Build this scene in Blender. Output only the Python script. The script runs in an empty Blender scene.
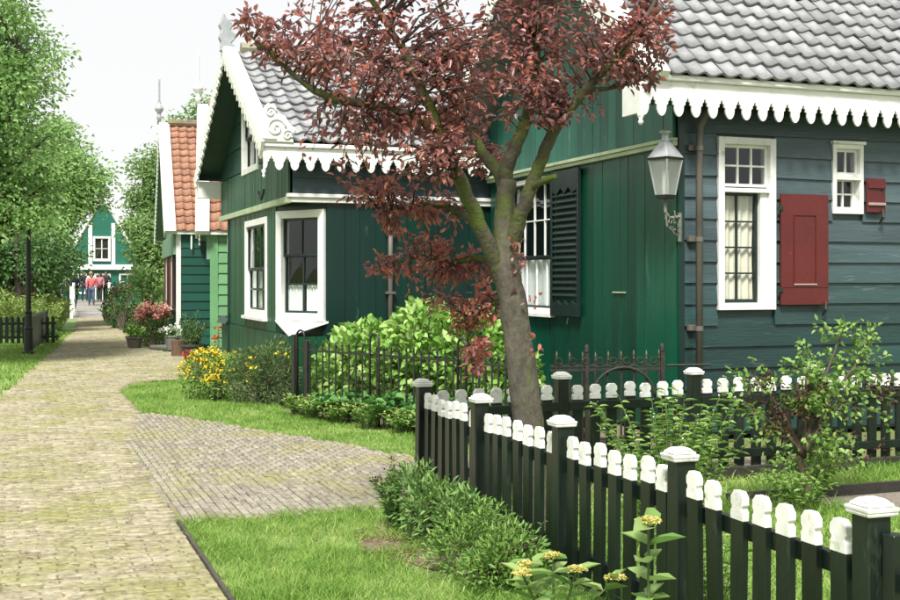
import bpy, bmesh, math, random
import numpy as np
from mathutils import Vector, Matrix, noise as mnoise
R = math.radians
random.seed(7); rng = np.random.default_rng(7)
SC = bpy.context.scene
COL = SC.collection

# ------------------------------------------------------------------ camera
FPX, CAMH, YAW = 1180.0, 1.65, math.atan(435/1180)
cam_d = bpy.data.cameras.new('camera'); cam = bpy.data.objects.new('camera', cam_d); COL.objects.link(cam)
cam.location = (0, 0, CAMH); cam.rotation_euler = (R(90), 0, -YAW)
cam_d.sensor_width = 36; cam_d.lens = 36*FPX/900; cam_d.shift_y = -20/900
cam_d.clip_start = .05; cam_d.clip_end = 2000
SC.camera = cam
# ------------------------------------------------------------------ sky and sun (bright, thin overcast)
SUN_EL, SUN_AZ = R(54), R(212)      # azimuth clockwise from +Y: behind and left of the camera
wd = bpy.data.worlds.new('World'); SC.world = wd; wd.use_nodes = True
nt = wd.node_tree; nt.nodes.clear()
sky = nt.nodes.new('ShaderNodeTexSky'); sky.sky_type = 'NISHITA'; sky.sun_disc = False
sky.sun_elevation = SUN_EL; sky.sun_rotation = SUN_AZ
b1 = nt.nodes.new('ShaderNodeBackground'); b1.inputs[1].default_value = .10
b2 = nt.nodes.new('ShaderNodeBackground'); b2.inputs[0].default_value = (.975, .972, .955, 1); b2.inputs[1].default_value = .51
mx = nt.nodes.new('ShaderNodeMixShader'); mx.inputs[0].default_value = .93
wo = nt.nodes.new('ShaderNodeOutputWorld')
nt.links.new(sky.outputs[0], b1.inputs[0]); nt.links.new(b1.outputs[0], mx.inputs[1]); nt.links.new(b2.outputs[0], mx.inputs[2]); nt.links.new(mx.outputs[0], wo.inputs[0])
sun_d = bpy.data.lights.new('sun', 'SUN'); sun_d.energy = 3.6; sun_d.angle = R(14); sun_d.color = (1, .965, .90)
sun = bpy.data.objects.new('sun', sun_d); COL.objects.link(sun)
sdir = Vector((math.sin(SUN_AZ)*math.cos(SUN_EL), math.cos(SUN_AZ)*math.cos(SUN_EL), math.sin(SUN_EL)))
sun.rotation_euler = sdir.to_track_quat('Z', 'Y').to_euler(); sun.location = sdir*60
SC.view_settings.view_transform = 'Standard'; SC.view_settings.look = 'None'
SC.view_settings.exposure = 1.0; SC.view_settings.gamma = 1.0
try: SC.view_settings.use_curve_mapping = False
except Exception: pass
SC.render.engine = 'CYCLES'
SC.cycles.use_denoising = True
SC.cycles.max_bounces = 8; SC.cycles.transparent_max_bounces = 12

# ------------------------------------------------------------------ helpers
FW = Vector((math.sin(YAW), math.cos(YAW), 0)); RT = Vector((math.cos(YAW), -math.sin(YAW), 0))
def at(u, v, d):
    """a point of the place, d metres ahead"""
    return FW*d + RT*((u-450)/FPX*d) + Vector((0, 0, CAMH-(v-280)*d/FPX))
def gnd(u, v, z=0):
    d = FPX*(CAMH-z)/(v-280); return at(u, v, d)

PM = {}
def tag(o, label=None, cat=None, group=None, kind=None):
    if label: o['label'] = label
    if cat: o['category'] = cat
    if group: o['group'] = group
    if kind: o['kind'] = kind
    return o
def empty(name, loc, label=None, cat=None, group=None, rz=0):
    o = bpy.data.objects.new(name, None); COL.objects.link(o); o.empty_display_size = .2
    o.location = loc; o.rotation_euler = (0, 0, rz)
    PM[o.name] = Matrix.Translation(Vector(loc)) @ Matrix.Rotation(rz, 4, 'Z')
    return tag(o, label, cat, group)
def link(o, parent=None, mw=None):
    COL.objects.link(o)
    if mw is not None: o.matrix_world = mw; PM[o.name] = mw.copy()
    else: PM[o.name] = Matrix.Identity(4)
    if parent is not None:
        o.parent = parent; o.matrix_parent_inverse = PM[parent.name].inverted()
    return o
class Fr:
    def __init__(s, O, e1, e2=(0, 0, 1), n=None):
        s.O = Vector(O); s.e1 = Vector(e1).normalized(); s.e2 = Vector(e2).normalized()
        s.n = Vector(n).normalized() if n is not None else s.e1.cross(s.e2)
    def pt(s, a, b, o=0): return s.O + s.e1*a + s.e2*b + s.n*o
    def mat(s, a, b, o=0):
        m = Matrix((s.e1, s.e2, s.n)).transposed().to_4x4(); m.translation = s.pt(a, b, o); return m
WORLD = Fr((0, 0, 0), (1, 0, 0), (0, 1, 0), (0, 0, 1))
class MB:
    def __init__(s): s.v = []; s.f = []
    def hexa(s, p):
        b = len(s.v); s.v += [tuple(q) for q in p]
        s.f += [tuple(b+i for i in q) for q in ((0,3,2,1),(4,5,6,7),(0,1,5,4),(1,2,6,5),(2,3,7,6),(3,0,4,7))]
        return s
    def box(s, x0, x1, y0, y1, z0, z1, fr=WORLD):
        return s.hexa([fr.pt(x0,y0,z0), fr.pt(x1,y0,z0), fr.pt(x1,y1,z0), fr.pt(x0,y1,z0), fr.pt(x0,y0,z1), fr.pt(x1,y0,z1), fr.pt(x1,y1,z1), fr.pt(x0,y1,z1)])
    def prism(s, pts, o0, o1, fr=WORLD):
        n = len(pts); b = len(s.v)
        s.v += [tuple(fr.pt(p[0], p[1], o0)) for p in pts] + [tuple(fr.pt(p[0], p[1], o1)) for p in pts]
        s.f.append(tuple(range(b+n-1, b-1, -1))); s.f.append(tuple(range(b+n, b+2*n)))
        for i in range(n): j = (i+1) % n; s.f.append((b+i, b+j, b+n+j, b+n+i))
        return s
    def tube(s, pts, rad, sides=6, cap=True):
        pts = [Vector(p) for p in pts]; n = len(pts)
        if not hasattr(rad, '__len__'): rad = [rad]*n
        t = (pts[1]-pts[0]).normalized(); up = Vector((0,0,1)) if abs(t.z) < .9 else Vector((1,0,0))
        a = t.cross(up).normalized(); b0 = len(s.v)
        for i in range(n):
            if 0 < i < n-1: t = (pts[i+1]-pts[i-1])
            elif i == n-1: t = pts[i]-pts[i-1]
            else: t = pts[1]-pts[0]
            t.normalize(); a = (a - t*a.dot(t))
            a = a.normalized() if a.length > 1e-6 else t.orthogonal().normalized()
            c = t.cross(a)
            for k in range(sides):
                th = 2*math.pi*k/sides
                s.v.append(tuple(pts[i] + (a*math.cos(th)+c*math.sin(th))*rad[i]))
        for i in range(n-1):
            for k in range(sides):
                k2 = (k+1) % sides
                s.f.append((b0+i*sides+k, b0+i*sides+k2, b0+(i+1)*sides+k2, b0+(i+1)*sides+k))
        if cap:
            s.f.append(tuple(b0+k for k in range(sides-1, -1, -1))); s.f.append(tuple(b0+(n-1)*sides+k for k in range(sides)))
        return s
    def lathe(s, prof, c=(0,0,0), sides=12):
        b0 = len(s.v); c = Vector(c)
        for r, z in prof:
            for k in range(sides):
                th = 2*math.pi*k/sides; s.v.append((c.x+r*math.cos(th), c.y+r*math.sin(th), c.z+z))
        for i in range(len(prof)-1):
            for k in range(sides):
                k2 = (k+1) % sides; s.f.append((b0+i*sides+k, b0+i*sides+k2, b0+(i+1)*sides+k2, b0+(i+1)*sides+k))
        s.f.append(tuple(b0+k for k in range(sides-1, -1, -1))); n = len(prof)-1
        s.f.append(tuple(b0+n*sides+k for k in range(sides)))
        return s
    def mesh(s, name, mat=None, smooth=False, bevel=0, recalc=True):
        me = bpy.data.meshes.new(name); me.from_pydata(s.v, [], s.f)
        if bevel or recalc:
            bm = bmesh.new(); bm.from_mesh(me)
            bmesh.ops.recalc_face_normals(bm, faces=bm.faces)
            if bevel:
                bmesh.ops.bevel(bm, geom=[e for e in bm.edges if len(e.link_faces) == 2 and e.calc_face_angle(0) > .6], offset=bevel, segments=1, affect='EDGES', clamp_overlap=True)
            bm.to_mesh(me); bm.free()
        if smooth:
            me.polygons.foreach_set('use_smooth', [True]*len(me.polygons))
        if mat: me.materials.append(mat)
        return me
    def build(s, name, mat, parent=None, smooth=False, bevel=0, recalc=True):
        return link(bpy.data.objects.new(name, s.mesh(name, mat, smooth, bevel, recalc)), parent)
def inst(name, me, parent, mw, color=None):
    o = bpy.data.objects.new(name, me)
    if color: o.color = color
    return link(o, parent, mw)

# ------------------------------------------------------------------ materials
MATS = {}
def nodes_new(name):
    m = bpy.data.materials.new(name); m.use_nodes = True; m.node_tree.nodes.clear(); return m, m.node_tree
def pm(name, col, col2=None, rough=.6, scale=4, stretch=(1,1,1), var=.12, bump=.15, bscale=30, metal=0, wear_sheen=None, wear_amt=.0, wear_scale=3, spec=.5, contrast=(.35,.68), usecolor=False):
    """procedural painted / stone / wood surface: two tones in noise, per-object variation, worn or sheen-toned patches, fine relief"""
    m, t = nodes_new(name); N = t.nodes; L = t.links
    geo = N.new('ShaderNodeNewGeometry'); oi = N.new('ShaderNodeObjectInfo')
    ad = N.new('ShaderNodeVectorMath'); ad.operation = 'MULTIPLY_ADD'; ad.inputs[1].default_value = (7.3, 3.1, 5.7)
    cb = N.new('ShaderNodeCombineXYZ')
    for i in range(3): L.new(oi.outputs['Random'], cb.inputs[i])
    L.new(cb.outputs[0], ad.inputs[0]); L.new(geo.outputs['Position'], ad.inputs[2])
    mp = N.new('ShaderNodeMapping'); mp.inputs['Scale'].default_value = stretch; L.new(ad.outputs[0], mp.inputs[0])
    n1 = N.new('ShaderNodeTexNoise'); n1.inputs['Scale'].default_value = scale; n1.inputs['Detail'].default_value = 6; n1.inputs['Roughness'].default_value = .6; L.new(mp.outputs[0], n1.inputs['Vector'])
    r1 = N.new('ShaderNodeMapRange'); r1.inputs[1].default_value, r1.inputs[2].default_value = contrast; L.new(n1.outputs[0], r1.inputs[0])
    mc = N.new('ShaderNodeMix'); mc.data_type = 'RGBA'; L.new(r1.outputs[0], mc.inputs[0])
    c2 = col2 or tuple(c*.7 for c in col)
    mc.inputs[6].default_value = (*col, 1); mc.inputs[7].default_value = (*c2, 1)
    out = mc.outputs[2]
    if usecolor:
        mu = N.new('ShaderNodeMix'); mu.data_type = 'RGBA'; mu.blend_type = 'MULTIPLY'; mu.inputs[0].default_value = 1
        L.new(out, mu.inputs[6]); L.new(oi.outputs['Color'], mu.inputs[7]); out = mu.outputs[2]
    if wear_sheen:
        n2 = N.new('ShaderNodeTexNoise'); n2.inputs['Scale'].default_value = wear_scale; n2.inputs['Detail'].default_value = 8; n2.inputs['Roughness'].default_value = .72; L.new(mp.outputs[0], n2.inputs['Vector'])
        r2 = N.new('ShaderNodeMapRange'); r2.inputs[1].default_value = .62-wear_amt*.3; r2.inputs[2].default_value = .72-wear_amt*.2; L.new(n2.outputs[0], r2.inputs[0])
        mw = N.new('ShaderNodeMix'); mw.data_type = 'RGBA'; L.new(r2.outputs[0], mw.inputs[0]); L.new(out, mw.inputs[6]); mw.inputs[7].default_value = (*wear_sheen, 1); out = mw.outputs[2]
    hv = N.new('ShaderNodeHueSaturation'); L.new(out, hv.inputs['Color'])
    mr = N.new('ShaderNodeMapRange'); mr.inputs[3].default_value = 1-var; mr.inputs[4].default_value = 1+var; L.new(oi.outputs['Random'], mr.inputs[0]); L.new(mr.outputs[0], hv.inputs['Value'])
    p = N.new('ShaderNodeBsdfPrincipled'); L.new(hv.outputs[0], p.inputs['Base Color']); p.inputs['Roughness'].default_value = rough; p.inputs['Metallic'].default_value = metal
    p.inputs['Specular IOR Level'].default_value = spec
    if bump:
        n3 = N.new('ShaderNodeTexNoise'); n3.inputs['Scale'].default_value = bscale; n3.inputs['Detail'].default_value = 5; L.new(mp.outputs[0], n3.inputs['Vector'])
        bp = N.new('ShaderNodeBump'); bp.inputs['Strength'].default_value = bump; bp.inputs['Distance'].default_value = .02; L.new(n3.outputs[0], bp.inputs['Height']); L.new(bp.outputs[0], p.inputs['Normal'])
        rr = N.new('ShaderNodeMapRange'); rr.inputs[3].default_value = max(.05, rough-.15); rr.inputs[4].default_value = min(1, rough+.15); L.new(n1.outputs[0], rr.inputs[0]); L.new(rr.outputs[0], p.inputs['Roughness'])
    o = N.new('ShaderNodeOutputMaterial'); L.new(p.outputs[0], o.inputs[0])
    MATS[name] = m; return m
def leafmat(name, stops, transl=.3, rough=.45, spec=.4):
    m, t = nodes_new(name); N = t.nodes; L = t.links
    at_ = N.new('ShaderNodeAttribute'); at_.attribute_name = 'rnd'
    cr = N.new('ShaderNodeValToRGB'); e = cr.color_ramp.elements
    while len(e) < len(stops): e.new(.5)
    for i, c in enumerate(stops): e[i].position = i/(len(stops)-1); e[i].color = (*c, 1)
    L.new(at_.outputs['Fac'], cr.inputs[0])
    p = N.new('ShaderNodeBsdfPrincipled'); p.inputs['Roughness'].default_value = rough; p.inputs['Specular IOR Level'].default_value = spec; L.new(cr.outputs[0], p.inputs['Base Color'])
    tr = N.new('ShaderNodeBsdfTranslucent'); L.new(cr.outputs[0], tr.inputs[0])
    mx = N.new('ShaderNodeMixShader'); mx.inputs[0].default_value = transl; L.new(p.outputs[0], mx.inputs[1]); L.new(tr.outputs[0], mx.inputs[2])
    o = N.new('ShaderNodeOutputMaterial'); L.new(mx.outputs[0], o.inputs[0]); MATS[name] = m; return m
def glassmat():
    m, t = nodes_new('window_glass'); N = t.nodes; L = t.links
    g = N.new('ShaderNodeBsdfGlossy'); g.inputs['Roughness'].default_value = .03; g.inputs[0].default_value = (.9,.95,.95,1)
    tr = N.new('ShaderNodeBsdfTransparent'); tr.inputs[0].default_value = (.93,.96,.95,1)
    lw = N.new('ShaderNodeLayerWeight'); lw.inputs[0].default_value = .5
    pw = N.new('ShaderNodeMath'); pw.operation = 'POWER'; pw.inputs[1].default_value = 4; L.new(lw.outputs['Facing'], pw.inputs[0])
    fz = N.new('ShaderNodeMath'); fz.operation = 'MULTIPLY_ADD'; fz.inputs[1].default_value = .9; fz.inputs[2].default_value = .06; L.new(pw.outputs[0], fz.inputs[0])
    geo = N.new('ShaderNodeNewGeometry'); nz = N.new('ShaderNodeTexNoise'); nz.inputs['Scale'].default_value = 3; L.new(geo.outputs['Position'], nz.inputs['Vector'])
    bp = N.new('ShaderNodeBump'); bp.inputs['Strength'].default_value = .15; bp.inputs['Distance'].default_value = .02; L.new(nz.outputs[0], bp.inputs['Height']); L.new(bp.outputs[0], g.inputs['Normal'])
    mx = N.new('ShaderNodeMixShader'); L.new(fz.outputs[0], mx.inputs[0]); L.new(tr.outputs[0], mx.inputs[1]); L.new(g.outputs[0], mx.inputs[2])
    o = N.new('ShaderNodeOutputMaterial'); L.new(mx.outputs[0], o.inputs[0]); return m
GLASS = glassmat()
def lampglass():
    m, t = nodes_new('frosted_lamp_glass'); N = t.nodes; L = t.links
    g = N.new('ShaderNodeBsdfPrincipled'); g.inputs['Base Color'].default_value = (.72,.74,.72,1); g.inputs['Roughness'].default_value = .35
    tr = N.new('ShaderNodeBsdfTransparent'); tr.inputs[0].default_value = (.9,.93,.92,1); tl = N.new('ShaderNodeBsdfTranslucent'); tl.inputs[0].default_value = (.8,.82,.8,1)
    m1 = N.new('ShaderNodeMixShader'); m1.inputs[0].default_value = .5; L.new(g.outputs[0], m1.inputs[1]); L.new(tl.outputs[0], m1.inputs[2])
    mx = N.new('ShaderNodeMixShader'); mx.inputs[0].default_value = .38; L.new(tr.outputs[0], mx.inputs[1]); L.new(m1.outputs[0], mx.inputs[2])
    o = N.new('ShaderNodeOutputMaterial'); L.new(mx.outputs[0], o.inputs[0]); return m
LAMPGLASS = lampglass()
WHITE = pm('white_paint', (.80,.80,.77), (.66,.67,.64), rough=.45, scale=3, var=.05, bump=.05, wear_sheen=(.42,.44,.40), wear_amt=.10, wear_scale=6)
CAPW = pm('weathered_white_tip_paint', (.80,.80,.77), (.64,.65,.60), rough=.5, scale=14, var=.10, bump=.08, bscale=60, wear_sheen=(.36,.40,.27), wear_amt=.15, wear_scale=12)
TEAL = pm('teal_plank_paint', (0.0017,0.0663,0.0357), (0.0017,0.0425,0.0238), rough=.36, scale=2.5, stretch=(1,1,.18), var=.26, bump=.15, bscale=14, wear_sheen=(.035,.125,.085), wear_amt=.07, wear_scale=4)  # pale stretched streaks paint in a sheen, along with some worn chips
TEALUP = pm('faded_teal_plank_paint', (0.0198,0.1215,0.0855), (0.0108,0.0765,0.0558), rough=.45, scale=2, stretch=(1,1,.2), var=.2, bump=.12, bscale=14, wear_sheen=(.17,.26,.22), wear_amt=.12, wear_scale=3)
DKGREEN = pm('bottle_green_paint', (0.0024,0.0272,0.0200), (0.0016,0.0184,0.0144), rough=.33, scale=2, stretch=(1,1,.2), var=.16, bump=.1, bscale=14, wear_sheen=(.03,.09,.07), wear_amt=.0)
MIDGREEN = pm('leaf_green_paint', (.006,.072,.028), (.004,.048,.020), rough=.4, scale=2, stretch=(1,1,.2), var=.14, bump=.1, bscale=14, wear_sheen=(.07,.17,.09), wear_amt=.05)
BLUEBOARD = pm('weathered_sky_sheen_board', (.070,.103,.112), (.038,.060,.065), rough=.42, scale=3.2, stretch=(.30,.30,2.2), var=.24, bump=.25, bscale=22, wear_sheen=(.10,.135,.142), wear_amt=.10, wear_scale=5, usecolor=True, contrast=(.3,.72))  # blue-grey base holds painted sky sheen as well as weathering
FARGREEN = pm('sea_green_board_paint', (0.0051,0.0723,0.0493), (0.0034,0.0493,0.0357), rough=.4, scale=2, stretch=(.3,.3,1), var=.14, bump=.1, wear_sheen=(.03,.13,.1), wear_amt=.02)
LIGHTGREEN = pm('light_green_board_paint', (0.1305,0.3015,0.1350), (0.1035,0.2520,0.1125), rough=.45, scale=2, stretch=(.3,.3,1), var=.07, bump=.06)
PALEGREEN = pm('pale_green_gable_paint', (.20,.33,.22), (.15,.27,.18), rough=.5, scale=2, var=.08, bump=.06)
BANDCREAM = pm('cream_green_moulding_paint', (.44,.50,.33), (.33,.40,.26), rough=.5, scale=3, var=.05, bump=.06, wear_sheen=(.2,.28,.18), wear_amt=.05)
RED = pm('oxblood_shutter_paint', (.108,.013,.012), (.080,.010,.010), rough=.42, scale=3, var=.06, bump=.08, wear_sheen=(.30,.17,.15), wear_amt=-.10, wear_scale=14)
BROWN = pm('red_brown_shutter_paint', (.10,.03,.022), (.07,.02,.018), rough=.5, var=.1)
BLACKGREEN = pm('black_green_shutter_paint', (0.0072,0.0210,0.0180), (0.0054,0.0144,0.0126), rough=.42, scale=4, var=.1, bump=.1)
FENCE = pm('black_green_fence_paint', (0.0041,0.0083,0.0064), (0.0067,0.0150,0.0097), rough=.36, scale=5, stretch=(1,1,.3), var=.28, bump=.2, bscale=24, wear_sheen=(.045,.055,.034), wear_amt=.02, wear_scale=5)
IRON = pm('black_iron', (.012,.014,.013), (.022,.022,.018), rough=.45, scale=12, var=.1, bump=.1, wear_sheen=(.07,.05,.03), wear_amt=.0, wear_scale=12)
RUSTIRON = pm('rusty_iron', (.014,.015,.012), (.042,.036,.024), rough=.7, scale=18, var=.15, bump=.2)
LEAD = pm('grey_brown_pipe', (.125,.115,.10), (.075,.068,.058), rough=.55, scale=6, stretch=(1,1,.3), var=.05, bump=.08)
ZINC = pm('zinc_sheet', (.46,.48,.50), (.34,.36,.38), rough=.35, scale=6, var=.05, bump=.06, metal=.35)
TILE = pm('silver_grey_glazed_tile', (.250,.256,.266), (.165,.170,.178), rough=.58, scale=5, var=.20, bump=.2, bscale=30, wear_sheen=(.17,.165,.12), wear_amt=.10, wear_scale=9, spec=.6)
OTILE = pm('orange_clay_tile', (.350,.165,.095), (.240,.110,.065), rough=.65, scale=3, var=.1, bump=.2, bscale=20, wear_sheen=(.26,.20,.15), wear_amt=.14, wear_scale=5)
DARK = pm('dark_interior', (.018,.017,.015), rough=.9, bump=0)
SOFFIT = pm('dark_soffit_board', (.008,.046,.035), (.006,.032,.026), rough=.5, stretch=(.3,.3,1), var=.1)
CURTAIN = pm('cream_curtain', (.74,.70,.60), (.60,.56,.46), rough=.9, scale=9, stretch=(3,3,.15), var=.05, bump=.2, bscale=8)
LACE = pm('white_lace_curtain', (.76,.78,.76), (.60,.63,.62), rough=.9, scale=22, stretch=(2,2,.4), var=.05, bump=.2, bscale=20)
BARK = pm('mossy_grey_bark', (.105,.094,.068), (.050,.044,.032), rough=.85, scale=14, stretch=(1,1,.5), var=.03, bump=.6, bscale=42, wear_sheen=(.085,.115,.022), wear_amt=.34, wear_scale=4.5)
MOSSLIMB = pm('mossy_limb_bark', (.085,.070,.052), (.045,.036,.028), rough=.9, scale=10, var=.06, bump=.6, bscale=40, wear_sheen=(.082,.118,.014), wear_amt=.62, wear_scale=3.2)
TWIG = pm('dark_twig_bark', (.045,.030,.026), (.07,.05,.04), rough=.8, scale=20, var=.05, bump=.2)
TRUNK2 = pm('brown_trunk_bark', (.085,.07,.05), (.045,.038,.028), rough=.85, scale=10, stretch=(1,1,.3), var=.1, bump=.5)
STEM = pm('green_stem', (.09,.14,.035), (.06,.10,.03), rough=.6, scale=20, var=.1, bump=0)
WOODSTEM = pm('brown_stem', (.10,.075,.05), (.06,.045,.03), rough=.8, scale=20, var=.1, bump=.2)
POT = pm('dark_grey_pot', (.05,.045,.042), (.035,.03,.028), rough=.7, var=.1)
CLAYPOT = pm('weathered_grey_brown_pot', (.15,.12,.10), (.10,.085,.07), rough=.75, var=.1, bump=.2)
STUMPM = pm('split_log_bark', (.15,.09,.055), (.07,.04,.025), rough=.85, scale=6, stretch=(4,4,.4), var=.1, bump=.8, bscale=9)
STONE = pm('grey_stone', (.22,.215,.2), (.15,.148,.135), rough=.8, var=.1, bump=.3)
DECK = pm('grey_deck_plank', (.34,.325,.30), (.25,.24,.22), rough=.75, var=.12, bump=.2)
FARHOUSE = pm('distant_teal_boards', (0.0108,0.1305,0.0882), (0.0072,0.0990,0.0675), rough=.5, scale=1.5, stretch=(.2,.2,6), var=.04, bump=.1)
EDGE = pm('tarred_board', (.022,.02,.017), (.035,.032,.026), rough=.7, var=.2, bump=.3)
KERBM = pm('weathered_edging_board', (.075,.065,.05), (.045,.04,.032), rough=.8, scale=8, var=.1, bump=.4)
SOIL = pm('bare_garden_soil', (.20,.155,.105), (.125,.10,.068), rough=.95, scale=9, var=0, bump=.9, bscale=45)
GRAVEL = pm('fine_gravel', (.25,.215,.17), (.14,.12,.095), rough=.95, scale=40, var=0, bump=.9, bscale=60)
GROUNDM = pm('meadow_ground', (.105,.150,.035), (.14,.145,.055), rough=.95, scale=1.6, var=0, bump=.8, bscale=30)
LAWNM = pm('lawn_soil', (.15,.245,.06), (.19,.245,.09), rough=.95, scale=2.2, var=0, bump=.8, bscale=50)
SANDM = pm('mossy_path_sand', (.22,.195,.125), (.17,.18,.06), rough=.95, scale=2.4, var=0, bump=.6, bscale=60)

def brickmat(name, c1, c2, c3, moss, moss_lo):
    m, t = nodes_new(name); N = t.nodes; L = t.links
    a_ = N.new('ShaderNodeAttribute'); a_.attribute_name = 'rnd'
    oi = N.new('ShaderNodeObjectInfo'); ad = N.new('ShaderNodeMath'); ad.operation = 'ADD'; L.new(a_.outputs['Fac'], ad.inputs[0]); L.new(oi.outputs['Random'], ad.inputs[1])
    fr = N.new('ShaderNodeMath'); fr.operation = 'FRACT'; L.new(ad.outputs[0], fr.inputs[0])
    cr = N.new('ShaderNodeValToRGB'); e = cr.color_ramp.elements; e.new(.5)
    for i, c in enumerate((c1, c2, c3)): e[i].position = i/2; e[i].color = (*c, 1)
    L.new(fr.outputs[0], cr.inputs[0])
    geo = N.new('ShaderNodeNewGeometry')
    n1 = N.new('ShaderNodeTexNoise'); n1.inputs['Scale'].default_value = .9; n1.inputs['Detail'].default_value = 9; n1.inputs['Roughness'].default_value = .72; L.new(geo.outputs['Position'], n1.inputs['Vector'])
    r1 = N.new('ShaderNodeMapRange'); r1.inputs[1].default_value = moss_lo; r1.inputs[2].default_value = moss_lo+.16; L.new(n1.outputs[0], r1.inputs[0])
    m1 = N.new('ShaderNodeMix'); m1.data_type = 'RGBA'; L.new(r1.outputs[0], m1.inputs[0]); L.new(cr.outputs[0], m1.inputs[6]); m1.inputs[7].default_value = (*moss, 1)
    n2 = N.new('ShaderNodeTexNoise'); n2.inputs['Scale'].default_value = 24; n2.inputs['Detail'].default_value = 6; L.new(geo.outputs['Position'], n2.inputs['Vector'])
    r2 = N.new('ShaderNodeMapRange'); r2.inputs[1].default_value = .3; r2.inputs[2].default_value = .7; r2.inputs[3].default_value = .62; r2.inputs[4].default_value = 1.25; L.new(n2.outputs[0], r2.inputs[0])
    hv = N.new('ShaderNodeHueSaturation'); L.new(m1.outputs[2], hv.inputs['Color']); L.new(r2.outputs[0], hv.inputs['Value'])
    p = N.new('ShaderNodeBsdfPrincipled'); p.inputs['Roughness'].default_value = .85; p.inputs['Specular IOR Level'].default_value = .3; L.new(hv.outputs[0], p.inputs['Base Color'])
    bp = N.new('ShaderNodeBump'); bp.inputs['Strength'].default_value = .5; bp.inputs['Distance'].default_value = .01; L.new(n2.outputs[0], bp.inputs['Height']); L.new(bp.outputs[0], p.inputs['Normal'])
    o = N.new('ShaderNodeOutputMaterial'); L.new(p.outputs[0], o.inputs[0]); return m
BRICKM = brickmat('yellow_paving_brick', (.290,.258,.172), (.345,.312,.220), (.220,.190,.125), (.225,.222,.085), .465)
BRICKG = brickmat('grey_paving_brick', (.250,.228,.180), (.305,.282,.225), (.190,.172,.135), (.250,.238,.100), .475)

# leaf materials
L_PLUM = leafmat('plum_leaf', [(0.182,0.095,0.095), (0.305,0.139,0.132), (0.501,0.188,0.150), (0.750,0.261,0.177)], .52, .34, .7)
L_LINDEN = leafmat('linden_leaf', [(0.165,0.312,0.092), (0.276,0.459,0.144), (0.415,0.595,0.254)], .5, .5)
L_DARKTREE = leafmat('dark_tree_leaf', [(0.056,0.131,0.040), (0.100,0.206,0.060), (0.150,0.275,0.088)], .4, .5)
L_FARTREE = leafmat('far_tree_leaf', [(0.144,0.264,0.078), (0.228,0.372,0.120), (0.324,0.456,0.192)], .48, .5)
L_HEDGE = leafmat('pale_herb_leaf', [(0.172,0.265,0.057), (0.265,0.368,0.092), (0.368,0.437,0.161)], .35, .55)
L_HYDR = leafmat('hydrangea_leaf', [(0.109,0.261,0.038), (0.206,0.404,0.067), (0.346,0.534,0.134), (0.487,0.641,0.246)], .35, .5)
L_HOSTA = leafmat('broad_leaf', [(0.054,0.176,0.047), (0.108,0.270,0.068), (0.189,0.378,0.108)], .3, .4)
L_BUSH = leafmat('bush_leaf', [(0.081,0.186,0.046), (0.155,0.294,0.075), (0.257,0.396,0.110)], .38, .45)
L_HEATH = leafmat('blue_green_leaf', [(0.056,0.114,0.038), (0.100,0.174,0.055), (0.163,0.240,0.085)], .25, .5)
L_ROSE = leafmat('rose_leaf', [(0.123,0.258,0.050), (0.213,0.370,0.078), (0.336,0.482,0.134)], .4, .4)
L_BRONZE = leafmat('bronze_leaf', [(.05,.02,.016), (.09,.035,.022), (.10,.07,.025)], .3, .5)
L_GRASS = leafmat('grass_blade', [(0.123,0.252,0.041), (0.246,0.400,0.080), (0.443,0.516,0.189)], .35, .6, .2)
L_GRASSY = leafmat('dry_grass_blade', [(.20,.25,.045), (.28,.31,.075), (.38,.37,.13)], .3, .6, .2)
L_BUSHLT = leafmat('bright_bush_leaf', [(.10,.22,.038), (.17,.31,.06), (.27,.40,.11)], .35, .45)
L_VIB = leafmat('light_oval_leaf', [(.12,.25,.06), (.20,.34,.09), (.31,.43,.15)], .35, .35)
F_YEL = leafmat('yellow_petal', [(.55,.36,.01), (.72,.52,.02), (.80,.64,.06)], .2, .6)
F_PALEYEL = leafmat('pale_yellow_bud', [(.40,.36,.08), (.60,.54,.16), (.68,.62,.26)], .2, .7)
F_RED = leafmat('red_petal', [(.45,.02,.012), (.60,.05,.02), (.7,.14,.04)], .2, .6)
F_PINK = leafmat('pink_petal', [(.58,.20,.17), (.68,.32,.27), (.74,.48,.42)], .2, .6)
F_WHITE = leafmat('white_petal', [(.62,.62,.55), (.75,.75,.68), (.8,.8,.76)], .2, .6)
F_MAROON = leafmat('maroon_spike', [(.05,.02,.018), (.09,.035,.026), (.13,.05,.03)], .2, .7)

# ------------------------------------------------------------------ leaf arrays
def np_obj(name, V, F, mat, rnd, parent=None, smooth=False):
    k = F.shape[1]; me = bpy.data.meshes.new(name)
    me.vertices.add(len(V)); me.vertices.foreach_set('co', np.ascontiguousarray(V, dtype=np.float32).ravel())
    me.loops.add(F.size); me.loops.foreach_set('vertex_index', np.ascontiguousarray(F, dtype=np.int32).ravel())
    me.polygons.add(len(F)); me.polygons.foreach_set('loop_start', np.arange(0, F.size, k, dtype=np.int32))
    try: me.polygons.foreach_set('loop_total', np.full(len(F), k, dtype=np.int32))
    except Exception: pass
    if smooth: me.polygons.foreach_set('use_smooth', np.ones(len(F), dtype=bool))
    a = me.attributes.new('rnd', 'FLOAT', 'POINT'); a.data.foreach_set('value', np.ascontiguousarray(rnd, dtype=np.float32))
    me.update(calc_edges=True); me.materials.append(mat)
    return link(bpy.data.objects.new(name, me), parent)
def unit(a): return a/np.maximum(np.linalg.norm(a, axis=1, keepdims=True), 1e-9)
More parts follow.
